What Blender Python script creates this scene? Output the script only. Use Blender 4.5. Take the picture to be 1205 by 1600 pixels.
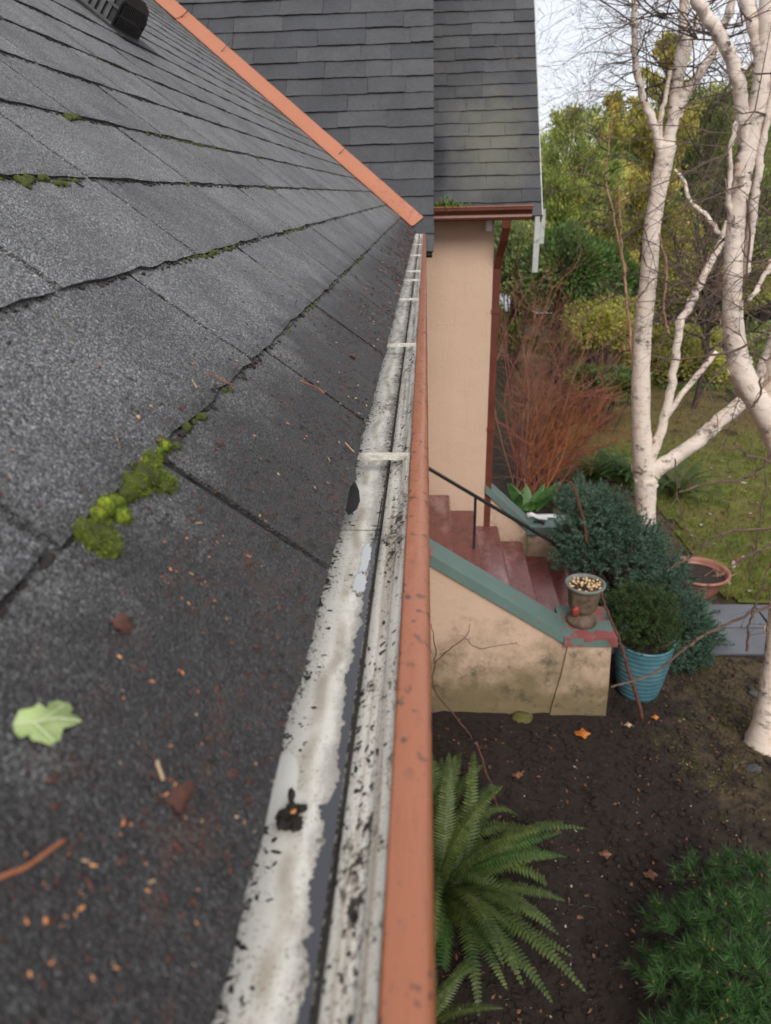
import bpy, math, random
import numpy as np
from mathutils import Vector, Matrix, noise as mnoise

random.seed(7); rng = np.random.default_rng(7)
for o in list(bpy.data.objects): bpy.data.objects.remove(o)
scene = bpy.context.scene
COL = scene.collection
R = math.radians

# ------------------------------------------------------------------ camera
F = 1111.0                                     # focal length in pixels of the 1205x1600 photograph
def _basis():
    Y = np.array([665 - 602.5, 800 - 303.0, -F]); Y /= np.linalg.norm(Y)
    a = 663 - 602.5
    b = -((665 - 602.5) * a + F * F) / (800 - 303.0)
    D = np.array([a, b, -F]); D /= np.linalg.norm(D)
    Z = -D
    return np.stack([np.cross(Y, Z), Y, Z], 1)
CM = _basis()
cd = bpy.data.cameras.new('camera'); cam = bpy.data.objects.new('camera', cd); COL.objects.link(cam)
cam.matrix_world = Matrix(CM.T.tolist()).to_4x4()
cd.sensor_fit = 'VERTICAL'; cd.sensor_height = 36.0; cd.sensor_width = 36.0 * 1205 / 1600
cd.lens = 36.0 * F / 1600
cd.clip_start = 0.02; cd.clip_end = 2000
cd.dof.use_dof = True; cd.dof.focus_distance = 1.05; cd.dof.aperture_fstop = 25.0 / 2.7
scene.camera = cam
scene.render.resolution_x = 771; scene.render.resolution_y = 1024

# ------------------------------------------------------------------ sky and sun
SUN_EL, SUN_AZ = 42.0, 172.0                   # azimuth clockwise from +Y: behind and to the left of the camera
world = bpy.data.worlds.new('World'); scene.world = world; world.use_nodes = True
wt = world.node_tree; wt.nodes.clear()
wo = wt.nodes.new('ShaderNodeOutputWorld'); bg = wt.nodes.new('ShaderNodeBackground')
sk = wt.nodes.new('ShaderNodeTexSky'); sk.sky_type = 'NISHITA'; sk.sun_disc = False
sk.sun_elevation = R(SUN_EL); sk.sun_rotation = R(SUN_AZ); sk.air_density = 1.0; sk.dust_density = 1.5
tc = wt.nodes.new('ShaderNodeTexCoord')
mp = wt.nodes.new('ShaderNodeMapping'); mp.inputs['Scale'].default_value = (1, 1, 2.2)
nz = wt.nodes.new('ShaderNodeTexNoise'); nz.inputs['Scale'].default_value = 2.6; nz.inputs['Detail'].default_value = 6; nz.inputs['Roughness'].default_value = .55
rp = wt.nodes.new('ShaderNodeValToRGB'); rp.color_ramp.elements[0].position = .34; rp.color_ramp.elements[0].color = (.76, .76, .76, 1)
rp.color_ramp.elements[1].position = .6; rp.color_ramp.elements[1].color = (1, 1, 1, 1)
mx = wt.nodes.new('ShaderNodeMix'); mx.data_type = 'RGBA'
CLOUD = (5.1, 5.15, 5.45, 1)
mx.inputs['B'].default_value = CLOUD
L = wt.links.new
L(tc.outputs['Generated'], mp.inputs['Vector']); L(mp.outputs[0], nz.inputs['Vector']); L(nz.outputs['Fac'], rp.inputs['Fac'])
L(rp.outputs['Color'], mx.inputs['Factor']); L(sk.outputs['Color'], mx.inputs['A']); L(mx.outputs['Result'], bg.inputs['Color'])
bg.inputs['Strength'].default_value = 0.1
L(bg.outputs[0], wo.inputs['Surface'])
sd = bpy.data.lights.new('sun', 'SUN'); sun = bpy.data.objects.new('sun', sd); COL.objects.link(sun)
sd.energy = 1.5; sd.angle = R(28); sd.color = (1, .95, .88)
az, el = R(SUN_AZ), R(SUN_EL)
sdir = Vector((math.sin(az) * math.cos(el), math.cos(az) * math.cos(el), math.sin(el)))
sun.rotation_euler = sdir.to_track_quat('Z', 'Y').to_euler()
sun.location = sdir * 30
vs = scene.view_settings
vs.view_transform = 'Standard'; vs.look = 'None'; vs.gamma = 1; vs.use_curve_mapping = False
vs.exposure = 0.95
scene.cycles.use_denoising = True
scene.cycles.max_bounces = 6
scene.cycles.caustics_reflective = False; scene.cycles.caustics_refractive = False

# ------------------------------------------------------------------ measuring helpers
GZ = -4.33                                     # ground level below the camera (camera at the origin)
def ray(px, py): return CM.T @ np.array([(px - 602.5) / F, (800 - py) / F, -1.0])
def onY(px, py, y): d = ray(px, py); return d * (y / d[1])
def onZ(px, py, z=GZ): d = ray(px, py); return d * (z / d[2])
def proj(p):
    c = CM @ np.array(p, float)
    if c[2] > -.03: return None
    return 602.5 - F * c[0] / c[2], 800 + F * c[1] / c[2], -c[2]
def seen(p, m=40):
    q = proj(p)
    return q is not None and -m < q[0] < 1205 + m and -m < q[1] < 1600 + m

# ------------------------------------------------------------------ mesh helpers
class B:
    def __init__(s): s.v = []; s.f = []; s.m = []
    def add(s, vs_, fs, mi=0):
        n = len(s.v); s.v.extend([tuple(map(float, p)) for p in vs_])
        for f in fs: s.f.append(tuple(i + n for i in f)); s.m.append(mi)
    def box(s, lo, hi, mi=0):
        x0, y0, z0 = lo; x1, y1, z1 = hi
        s.add([(x0,y0,z0),(x1,y0,z0),(x1,y1,z0),(x0,y1,z0),(x0,y0,z1),(x1,y0,z1),(x1,y1,z1),(x0,y1,z1)],
              [(0,3,2,1),(4,5,6,7),(0,1,5,4),(1,2,6,5),(2,3,7,6),(3,0,4,7)], mi)
    def obox(s, c, u, v, w, hu, hv, hw, mi=0):
        c, u, v, w = (np.array(a, float) for a in (c, u, v, w))
        P = [c + a*hu*u + b*hv*v + d*hw*w for d in (-1, 1) for a, b in ((-1,-1),(1,-1),(1,1),(-1,1))]
        s.add(P, [(0,3,2,1),(4,5,6,7),(0,1,5,4),(1,2,6,5),(2,3,7,6),(3,0,4,7)], mi)
    def prism(s, poly, axis, a0, a1, mi=0):            # poly: list of 2-D points in the two other axes, extruded along axis
        def P(p, a):
            if axis == 'x': return (a, p[0], p[1])
            if axis == 'y': return (p[0], a, p[1])
            return (p[0], p[1], a)
        n = len(poly)
        s.add([P(p, a0) for p in poly] + [P(p, a1) for p in poly],
              [tuple(range(n))[::-1], tuple(range(n, 2*n))] + [(i, (i+1) % n, n + (i+1) % n, n + i) for i in range(n)], mi)
    def sheet(s, prof, y0, y1, ny=1, mi=0, jit=0):        # open profile (x,z) swept along y
        n = len(prof); ys = np.linspace(y0, y1, ny + 1)
        V = [(x + random.gauss(0, jit), y, z + random.gauss(0, jit)) for y in ys for x, z in prof]
        s.add(V, [(j*n+i, j*n+i+1, (j+1)*n+i+1, (j+1)*n+i) for j in range(ny) for i in range(n-1)], mi)
    def tube(s, pts, rad, k=6, mi=0, cap=True, jit=0):
        pts = [Vector(p) for p in pts]; n = len(pts)
        if not hasattr(rad, '__len__'): rad = [rad] * n
        t0 = (pts[1] - pts[0]).normalized()
        u = t0.orthogonal().normalized(); V = []
        for i in range(n):
            t = (pts[min(i+1, n-1)] - pts[max(i-1, 0)])
            t = t.normalized() if t.length > 1e-9 else t0
            u = (u - t * u.dot(t)); u = u.normalized() if u.length > 1e-6 else t.orthogonal().normalized()
            w = t.cross(u)
            for j in range(k):
                a = 2*math.pi*j/k; r = rad[i] * (1 + (random.uniform(-jit, jit) if jit else 0))
                V.append(pts[i] + (u*math.cos(a) + w*math.sin(a)) * r)
        Fc = [(i*k+j, i*k+(j+1) % k, (i+1)*k+(j+1) % k, (i+1)*k+j) for i in range(n-1) for j in range(k)]
        if cap: Fc += [tuple(range(k))[::-1], tuple(range((n-1)*k, n*k))]
        s.add(V, Fc, mi)
    def lathe(s, prof, c, k=32, mi=0, wob=None):
        V = []; n = len(prof)
        for r, z in prof:
            for j in range(k):
                a = 2*math.pi*j/k; rr = r * (1 + (wob(a, z) if wob else 0))
                V.append((c[0] + rr*math.cos(a), c[1] + rr*math.sin(a), c[2] + z))
        s.add(V, [(i*k+j, i*k+(j+1) % k, (i+1)*k+(j+1) % k, (i+1)*k+j) for i in range(n-1) for j in range(k)], mi)
    def blob(s, c, r, mi=0, rough=.25, k=7, rings=4, axes=None):
        V = []; c = np.array(c, float)
        ax = np.eye(3) if axes is None else np.array(axes, float)
        r = np.array(r if hasattr(r, '__len__') else (r, r, r), float)
        for i in range(rings + 1):
            th = math.pi * i / rings
            for j in range(k):
                a = 2*math.pi*j/k
                d = np.array([math.sin(th)*math.cos(a), math.sin(th)*math.sin(a), math.cos(th)]) * r * (1 + random.uniform(-rough, rough) * (0 < i < rings))
                V.append(c + d @ ax)
        s.add(V, [(i*k+j, (i+1)*k+j, (i+1)*k+(j+1) % k, i*k+(j+1) % k) for i in range(rings) for j in range(k)], mi)
    def mesh(s, name, mats, smooth=False):
        me = bpy.data.meshes.new(name); me.from_pydata(s.v, [], s.f)
        for m in (mats if isinstance(mats, (list, tuple)) else [mats]): me.materials.append(m)
        if any(s.m): me.polygons.foreach_set('material_index', s.m)
        if smooth: me.polygons.foreach_set('use_smooth', [True] * len(me.polygons))
        me.update(); return me
    def build(s, name, mats, parent=None, smooth=False):
        return link(name, s.mesh(name, mats, smooth), parent)

def tri_mesh(name, V, mats, mi=None, smooth=False, per=3):      # V: (n, per, 3) loose triangles or quads
    V = np.asarray(V, np.float32); n = len(V)
    me = bpy.data.meshes.new(name)
    me.vertices.add(n*per); me.vertices.foreach_set('co', V.reshape(-1))
    me.loops.add(n*per); me.loops.foreach_set('vertex_index', np.arange(n*per, dtype=np.int32))
    me.polygons.add(n); me.polygons.foreach_set('loop_start', np.arange(0, n*per, per, dtype=np.int32))
    for m in (mats if isinstance(mats, (list, tuple)) else [mats]): me.materials.append(m)
    if mi is not None: me.polygons.foreach_set('material_index', np.asarray(mi, np.int32))
    me.update(calc_edges=True); me.validate(); return me

def root_of(o):
    while o.parent: o = o.parent
    return o
def link(name, me, parent=None, base=None):
    o = bpy.data.objects.new(name, me); COL.objects.link(o)
    if parent is not None:
        o.parent = parent
        if parent.parent is None and parent.type == 'EMPTY':
            o.matrix_parent_inverse = Matrix.Translation(-parent.location)
    return o
def tag(o, label=None, cat=None, group=None, kind=None):
    if label: o['label'] = label
    if cat: o['category'] = cat
    if group: o['group'] = group
    if kind: o['kind'] = kind
    return o
def thing(name, label, cat, loc=(0, 0, 0), group=None):
    o = bpy.data.objects.new(name, None); COL.objects.link(o); o.location = loc; o.empty_display_size = .1
    return tag(o, label, cat, group)

# ------------------------------------------------------------------ material helpers
class NT:
    def __init__(s, name):
        s.m = bpy.data.materials.new(name); s.m.use_nodes = True; s.t = s.m.node_tree; s.t.nodes.clear()
        s.out = s.t.nodes.new('ShaderNodeOutputMaterial'); s.b = s.t.nodes.new('ShaderNodeBsdfPrincipled')
        s.t.links.new(s.b.outputs[0], s.out.inputs['Surface'])
    def n(s, typ, **k):
        o = s.t.nodes.new(typ)
        for a, b in k.items(): setattr(o, a, b)
        return o
    def l(s, a, sock):
        if isinstance(a, bpy.types.NodeSocket): s.t.links.new(a, sock)
        elif isinstance(a, (tuple, list)) and len(a) == 3 and sock.type == 'RGBA': sock.default_value = (*a, 1)
        else: sock.default_value = a
    def pos(s): return s.n('ShaderNodeNewGeometry').outputs['Position']
    def obj(s): return s.n('ShaderNodeTexCoord').outputs['Object']
    def rand(s): return s.n('ShaderNodeObjectInfo').outputs['Random']
    def xyz(s, v):
        x = s.n('ShaderNodeSeparateXYZ'); s.l(v, x.inputs[0]); return x.outputs
    def map(s, v, sc=(1, 1, 1), loc=(0, 0, 0)):
        x = s.n('ShaderNodeMapping'); s.l(v, x.inputs[0]); x.inputs['Scale'].default_value = sc; x.inputs['Location'].default_value = loc; return x.outputs[0]
    def noise(s, v, sc, det=4, ro=.55, dis=0):
        x = s.n('ShaderNodeTexNoise'); s.l(v, x.inputs['Vector']); x.inputs['Scale'].default_value = sc
        x.inputs['Detail'].default_value = det; x.inputs['Roughness'].default_value = ro; x.inputs['Distortion'].default_value = dis; return x.outputs['Fac']
    def vor(s, v, sc, out='Distance'):
        x = s.n('ShaderNodeTexVoronoi'); s.l(v, x.inputs['Vector']); x.inputs['Scale'].default_value = sc; return x.outputs[out]
    def ramp(s, f, st):
        x = s.n('ShaderNodeValToRGB'); s.l(f, x.inputs[0]); e = x.color_ramp.elements
        while len(e) < len(st): e.new(.5)
        for i, (p, c) in enumerate(st):
            e[i].position = p; c = c if hasattr(c, '__len__') else (c, c, c); e[i].color = (*c, 1)
        return x.outputs[0]
    def mix(s, f, a, b, mode='MIX'):
        x = s.n('ShaderNodeMix', data_type='RGBA', blend_type=mode); s.l(f, x.inputs['Factor'])
        s.l(a, x.inputs['A']); s.l(b, x.inputs['B']); return x.outputs['Result']
    def math(s, op, a, b=0.0, clamp=False):
        x = s.n('ShaderNodeMath', operation=op, use_clamp=clamp); s.l(a, x.inputs[0]); s.l(b, x.inputs[1]); return x.outputs[0]
    def step(s, v, a, b):                      # smooth 0..1 between a and b (a may exceed b)
        x = s.n('ShaderNodeMapRange', interpolation_type='SMOOTHSTEP')
        s.l(v, x.inputs['Value'])
        if a < b: x.inputs['From Min'].default_value = a; x.inputs['From Max'].default_value = b
        else:
            x.inputs['From Min'].default_value = b; x.inputs['From Max'].default_value = a
            x.inputs['To Min'].default_value = 1; x.inputs['To Max'].default_value = 0
        return x.outputs[0]
    def bump(s, h, st=.3, d=.01, nrm=None):
        x = s.n('ShaderNodeBump'); s.l(h, x.inputs['Height']); x.inputs['Strength'].default_value = st; x.inputs['Distance'].default_value = d
        if nrm is not None: s.l(nrm, x.inputs['Normal'])
        return x.outputs[0]
    def done(s, col, rough=.7, spec=.5, nrm=None, **k):
        s.l(col, s.b.inputs['Base Color']); s.l(rough, s.b.inputs['Roughness']); s.l(spec, s.b.inputs['Specular IOR Level'])
        if nrm is not None: s.l(nrm, s.b.inputs['Normal'])
        for a, v in k.items(): s.l(v, s.b.inputs[a.replace('_', ' ')])
        return s.m

def m_near_shingle():
    t = NT('near_shingle_granules'); p = t.pos(); r = t.rand()
    g = t.vor(p, 760, 'Color'); gx = t.xyz(g)
    grain = t.ramp(gx[0], [(0, .036), (.36, .115), (.72, .22), (.95, .36), (1, .55)])
    g2 = t.ramp(t.noise(p, 300, 3, .7), [(.3, .5), (.7, 1.45)])
    c = t.mix(1, grain, g2, 'MULTIPLY')
    c = t.mix(1, c, t.ramp(t.noise(p, 9, 5, .6), [(.3, .7), (.7, 1.25)]), 'MULTIPLY')
    c = t.mix(1, c, t.ramp(r, [(0, .80), (1, 1.15)]), 'MULTIPLY')
    c = t.mix(1, c, (.97, .985, 1.0), 'MULTIPLY')
    c = t.mix(t.math('MULTIPLY', t.step(t.noise(p, 3.3, 5, .65), .52, .7), .3), c, (.17, .17, .165))
    x = t.xyz(p)
    wetn = t.math('ADD', x[0], t.math('MULTIPLY', t.math('SUBTRACT', t.noise(p, 14, 4, .6), .5), .16))
    wet = t.step(wetn, -.24, -.13)                         # damp first course above the gutter
    c = t.mix(t.math('MULTIPLY', wet, .84), c, (.016, .0135, .015))
    red = t.math('MULTIPLY', t.step(t.noise(t.map(p, (60, 22, 60)), 1, 5, .7), .50, .68), t.step(x[0], -.20, -.09))
    c = t.mix(t.math('MULTIPLY', red, .6), c, (.085, .045, .036))
    h = t.math('ADD', t.math('MULTIPLY', t.vor(p, 760), -1), t.math('MULTIPLY', t.noise(p, 180, 3), .6))
    n = t.bump(h, 1.0, .0026)
    ro = t.math('ADD', .62, t.math('MULTIPLY', wet, -.1))
    return t.done(c, ro, .5, n)

def m_far_shingle():
    t = NT('steep_shingle_granules'); p = t.pos(); r = t.rand(); x = t.xyz(p)
    c = t.ramp(r, [(0, (.040, .042, .047)), (.5, (.050, .052, .057)), (1, (.064, .065, .070))])
    c = t.mix(1, c, t.ramp(t.noise(p, 60, 5, .75), [(.25, .62), (.75, 1.4)]), 'MULTIPLY')
    c = t.mix(1, c, t.ramp(t.noise(p, 2.2, 4, .6), [(.3, .8), (.7, 1.2)]), 'MULTIPLY')
    # algae film on the lower porch slope
    dx = t.math('SUBTRACT', x[0], .62); dz = t.math('SUBTRACT', x[2], .42)
    d = t.math('SQRT', t.math('ADD', t.math('MULTIPLY', dx, dx), t.math('MULTIPLY', t.math('MULTIPLY', dz, dz), .55)))
    d = t.math('ADD', d, t.math('MULTIPLY', t.math('SUBTRACT', t.noise(p, 5, 5, .65), .5), .5))
    al = t.math('MULTIPLY', t.step(d, .5, .05), t.step(x[1], 6.6, 6.9))
    c = t.mix(t.math('MULTIPLY', al, .6), c, (.14, .14, .105))
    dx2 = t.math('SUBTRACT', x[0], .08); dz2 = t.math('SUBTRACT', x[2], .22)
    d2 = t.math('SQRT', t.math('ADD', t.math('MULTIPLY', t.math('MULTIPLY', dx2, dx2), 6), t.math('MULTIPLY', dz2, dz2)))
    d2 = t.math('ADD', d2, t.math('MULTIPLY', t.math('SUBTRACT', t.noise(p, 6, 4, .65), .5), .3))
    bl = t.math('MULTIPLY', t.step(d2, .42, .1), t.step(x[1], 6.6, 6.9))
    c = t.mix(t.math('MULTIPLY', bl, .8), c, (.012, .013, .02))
    n = t.bump(t.noise(p, 260, 3, .7), .5, .004)
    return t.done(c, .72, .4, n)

def m_gutter_white():
    t = NT('gutter_inside_dirty_white'); p = t.pos(); x = t.xyz(p)
    sp = t.map(p, (1, .6, 1))
    base = t.mix(t.noise(p, 12, 5, .6), (.80, .795, .755), (.50, .475, .41))
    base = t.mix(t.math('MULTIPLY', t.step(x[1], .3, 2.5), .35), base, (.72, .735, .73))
    # brown wandering silt streak along the floor
    wx = t.math('ADD', x[0], t.math('MULTIPLY', t.math('SUBTRACT', t.noise(t.map(p, (0, 5, 0)), 1, 3), .5), .05))
    silt = t.step(t.math('ABSOLUTE', t.math('ADD', wx, .065)), .007, .001)
    silt = t.math('MULTIPLY', silt, t.step(t.noise(p, 25, 4), .3, .6))
    base = t.mix(t.math('MULTIPLY', silt, .6), base, (.26, .20, .13))
    # front wall of the gutter is browner with lengthwise run marks
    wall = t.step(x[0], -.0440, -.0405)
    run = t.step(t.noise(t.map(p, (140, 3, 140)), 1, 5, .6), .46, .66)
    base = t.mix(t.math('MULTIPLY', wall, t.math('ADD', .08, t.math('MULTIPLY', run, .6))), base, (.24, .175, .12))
    # speckle dirt at three sizes, its density changing over the profile
    edge = t.step(x[0], -.075, -.093)                       # along the shingle edge
    groove = t.step(x[0], -.060, -.045)
    dens = t.math('ADD', t.math('MULTIPLY', edge, .17), t.math('MULTIPLY', t.math('MULTIPLY', groove, t.math('SUBTRACT', 1, wall)), .09))
    dens = t.math('ADD', dens, t.math('MULTIPLY', t.math('SUBTRACT', t.noise(t.map(p, (1, .35, 1)), 26, 5, .65), .5), .42))
    dens = t.math('ADD', dens, t.math('MULTIPLY', wall, .02))
    f1 = t.step(t.math('ADD', t.noise(sp, 620, 2, .6), dens), .575, .68)
    f2 = t.step(t.math('ADD', t.noise(sp, 260, 4, .7), t.math('MULTIPLY', dens, 1.35)), .615, .675)
    f3 = t.step(t.math('ADD', t.noise(sp, 105, 5, .7), t.math('MULTIPLY', dens, 1.3)), .645, .69)
    # paler patch without speckle, low in the picture
    cx = t.math('DIVIDE', t.math('ADD', x[0], .080), .0095); cy = t.math('DIVIDE', t.math('SUBTRACT', x[1], .292), .026)
    patch = t.step(t.math('ADD', t.math('ADD', t.math('MULTIPLY', cx, cx), t.math('MULTIPLY', cy, cy)), t.math('MULTIPLY', t.noise(p, 60, 3), .5)), 1.35, 1.1)
    keep = t.math('SUBTRACT', 1, t.math('MULTIPLY', patch, .9))
    c = t.mix(t.math('MULTIPLY', t.math('MULTIPLY', f1, .6), keep), base, (.20, .165, .12))
    c = t.mix(t.math('MULTIPLY', t.math('MULTIPLY', f2, .85), keep), c, (.075, .058, .042))
    c = t.mix(t.math('MULTIPLY', t.math('MULTIPLY', f3, .95), keep), c, (.03, .024, .019))
    c = t.mix(t.math('MULTIPLY', patch, .5), c, (.84, .84, .80))
    mg = t.math('ADD', x[0], t.math('MULTIPLY', t.math('SUBTRACT', t.noise(t.map(p, (1, .5, 1)), 60, 6, .75), .5), .035))
    mgm = t.math('MULTIPLY', t.step(mg, -.063, -.050), t.math('SUBTRACT', 1, wall))
    c = t.mix(t.math('MULTIPLY', mgm, .62), c, (.20, .185, .165))
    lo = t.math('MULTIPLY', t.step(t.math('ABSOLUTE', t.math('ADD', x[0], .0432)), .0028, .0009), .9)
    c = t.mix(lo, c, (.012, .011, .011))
    n = t.bump(t.math('ADD', t.math('MULTIPLY', f2, 1.0), t.math('MULTIPLY', t.noise(p, 300, 3), .4)), .35, .002)
    return t.done(c, t.math('ADD', t.math('ADD', .12, t.math('MULTIPLY', t.noise(p, 30, 4), .25)), t.math('MULTIPLY', f2, .4)), .5, n)

def m_terracotta_metal():
    t = NT('terracotta_painted_metal'); p = t.pos(); x = t.xyz(p)
    c = t.mix(t.noise(p, 7, 5, .6), (.255, .086, .040), (.35, .126, .062))
    c = t.mix(t.math('MULTIPLY', t.step(t.noise(t.map(p, (1, .25, 1)), 90, 4, .7), .6, .75), .35), c, (.26, .10, .06))
    spot = t.math('MULTIPLY', t.step(t.noise(t.map(p, (1, .8, 1)), 95, 2, .5), .585, .67), t.step(t.noise(p, 11, 3), .40, .55))
    c = t.mix(t.math('MULTIPLY', spot, .8), c, (.05, .035, .03))
    c = t.mix(t.math('MULTIPLY', t.step(t.noise(t.map(p, (1, .12, 1)), 130, 5, .7), .52, .72), .3), c, (.16, .055, .03))
    fl = t.step(t.noise(p, 420, 2, .6), .655, .70)
    c = t.mix(t.math('MULTIPLY', fl, .6), c, (.08, .05, .04))
    n = t.bump(t.noise(t.map(p, (1, .35, 1)), 22, 5, .6), .6, .005)
    return t.done(c, t.math('ADD', .16, t.math('MULTIPLY', t.noise(p, 40, 4), .3)), .5, n)

def m_flash():
    t = NT('terracotta_flashing_paint'); p = t.pos()
    c = t.mix(t.noise(p, 3, 5, .6), (.34, .122, .062), (.41, .158, .086))
    low = t.math('MULTIPLY', t.step(t.xyz(p)[2], .35, -.2), t.step(t.noise(p, 30, 5, .7), .48, .7))
    c = t.mix(t.math('MULTIPLY', low, .75), c, (.20, .075, .035))
    return t.done(c, .42, .5, t.bump(t.noise(p, 20, 3), .1, .01))

def m_stucco(name, dirt):
    t = NT(name); p = t.pos(); x = t.xyz(p)
    c = t.mix(t.noise(p, 1.6, 5, .6), (.51, .36, .265), (.59, .43, .325))
    if dirt:
        n1 = t.noise(p, 3.0, 6, .68)
        lowz = t.math('ADD', t.math('SUBTRACT', x[2], GZ), t.math('MULTIPLY', t.math('SUBTRACT', n1, .5), 1.5))
        g = t.step(lowz, 1.0, .15)
        c = t.mix(t.math('MULTIPLY', g, .85), c, t.mix(t.noise(p, 9, 4), (.075, .065, .025), (.15, .12, .05)))
        sp = t.math('MULTIPLY', t.step(t.noise(p, 5, 7, .78), .50, .66), t.step(x[2], -3.0, -3.8))
        c = t.mix(t.math('MULTIPLY', sp, .75), c, (.06, .055, .035))
    else:
        st = t.step(t.noise(t.map(p, (9, 9, .9)), 1, 5, .6), .5, .8)
        c = t.mix(t.math('MULTIPLY', st, .22), c, (.36, .24, .16))
    n = t.bump(t.noise(p, 48, 6, .7), .32, .02)
    n = t.bump(t.noise(p, 3, 3), .25, .05, n)
    return t.done(c, .85, .3, n)

def m_step():
    t = NT('worn_red_step_paint_and_sheen'); p = t.pos()
    w = t.step(t.noise(t.map(p, (3.5, 1.1, 3)), 1, 5, .65), .5, .72)
    c = t.mix(t.noise(p, 8, 5, .6), (.11, .030, .027), (.18, .055, .05))
    c = t.mix(t.math('MULTIPLY', w, .6), c, (.33, .22, .23))  # greyish pink wear, with pale wet reflections painted into the same colour
    c = t.mix(t.math('MULTIPLY', t.step(t.noise(p, 9, 6, .75), .52, .68), .75), c, (.035, .022, .018))
    return t.done(c, t.math('ADD', .10, t.math('MULTIPLY', t.noise(p, 6, 4), .3)), .7, t.bump(t.noise(p, 40, 4), .2, .01))

def m_cap(name, peel):
    t = NT(name); p = t.pos()
    c = t.mix(t.noise(p, 5, 5, .6), (.085, .14, .125), (.14, .205, .185))
    f = t.step(t.noise(p, 6 if peel > .5 else 8, 5, .6), .66 - .16*peel, .69 - .16*peel)
    c = t.mix(f, c, t.mix(t.noise(p, 11, 4), (.20, .05, .05), (.30, .10, .10))) if peel else c
    c = t.mix(t.math('MULTIPLY', t.step(t.noise(p, 16, 5, .7), .6, .78), .5), c, (.04, .05, .04))
    return t.done(c, .5, .5, t.bump(t.math('ADD', t.noise(p, 60, 4), f), .2, .006))

def m_soil():
    t = NT('garden_soil'); p = t.pos(); x = t.xyz(p)
    c = t.mix(t.noise(p, 16, 7, .7), (.014, .010, .009), (.085, .060, .049))
    c = t.mix(t.math('MULTIPLY', t.step(t.noise(p, 60, 4, .7), .62, .74), .5), c, (.11, .075, .055))
    # dry moss and thatch towards the birch
    k = t.math('ADD', t.math('SUBTRACT', x[0], 1.7), t.math('MULTIPLY', t.math('SUBTRACT', t.noise(p, 2.2, 5, .65), .5), 2.4))
    moss = t.math('MULTIPLY', t.step(k, .1, .9), t.step(x[1], 3.5, 4.3))
    mc = t.mix(t.noise(p, 9, 6, .7), (.09, .065, .035), (.24, .175, .095))
    mc = t.mix(t.step(t.noise(p, 3, 4), .5, .68), mc, (.085, .085, .02))
    c = t.mix(t.math('MULTIPLY', moss, t.step(t.noise(p, 6, 5, .7), .35, .6)), c, mc)
    far = t.step(t.math('ADD', x[1], t.math('MULTIPLY', t.noise(p, .6, 4), 4)), 12, 18)
    c = t.mix(far, c, t.mix(t.noise(p, 1.2, 6, .7), (.02, .03, .01), (.07, .065, .025)))
    n = t.bump(t.noise(p, 22, 8, .8), 1.0, .10)
    return t.done(c, .82, .3, n)

def m_lawn():
    t = NT('mossy_lawn'); p = t.pos(); x = t.xyz(p)
    c = t.mix(t.ramp(t.noise(p, 5, 8, .82), [(.34, 0), (.66, 1)]), (.05, .07, .010), (.22, .235, .05))
    c = t.mix(t.step(t.noise(p, 1.3, 6, .65), .45, .7), c, t.mix(t.noise(p, 14, 5), (.14, .115, .04), (.24, .195, .07)))
    br = t.step(t.math('ADD', x[1], t.math('MULTIPLY', t.math('SUBTRACT', t.noise(p, .9, 5), .5), 5)), 11.5, 14.5)
    c = t.mix(t.math('MULTIPLY', br, .7), c, t.mix(t.noise(p, 8, 5), (.12, .08, .038), (.22, .15, .07)))
    return t.done(c, .9, .25, t.bump(t.noise(p, 45, 5, .75), .8, .05))

def m_slab():
    t = NT('grey_slate_paving'); p = t.pos()
    c = t.mix(t.noise(p, 3, 6, .65), (.065, .07, .082), (.13, .138, .155))
    c = t.mix(1, c, t.ramp(t.rand(), [(0, .85), (1, 1.15)]), 'MULTIPLY')
    return t.done(c, .45, .5, t.bump(t.noise(p, 25, 5), .3, .01))

def m_bark():
    t = NT('white_birch_bark'); p = t.pos(); x = t.xyz(p)
    c = t.mix(t.noise(p, 3.5, 5, .6), (.58, .48, .40), (.77, .68, .61))
    c = t.mix(t.math('MULTIPLY', t.step(t.noise(p, 6, 6, .75), .53, .68), .7), c, (.50, .32, .21))
    ln = t.step(t.noise(t.map(p, (9, 9, 70)), 1, 3, .6), .58, .66)
    c = t.mix(t.math('MULTIPLY', ln, .35), c, (.22, .15, .12))
    dk = t.step(t.noise(t.map(p, (1, 1, 1.5)), 4.2, 7, .78), .55, .64)
    c = t.mix(t.math('MULTIPLY', dk, .85), c, (.085, .06, .05))
    n = t.bump(t.math('ADD', t.noise(t.map(p, (9, 9, 16)), 1, 5), dk), .45, .02)
    return t.done(c, .7, .3, n)

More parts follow.
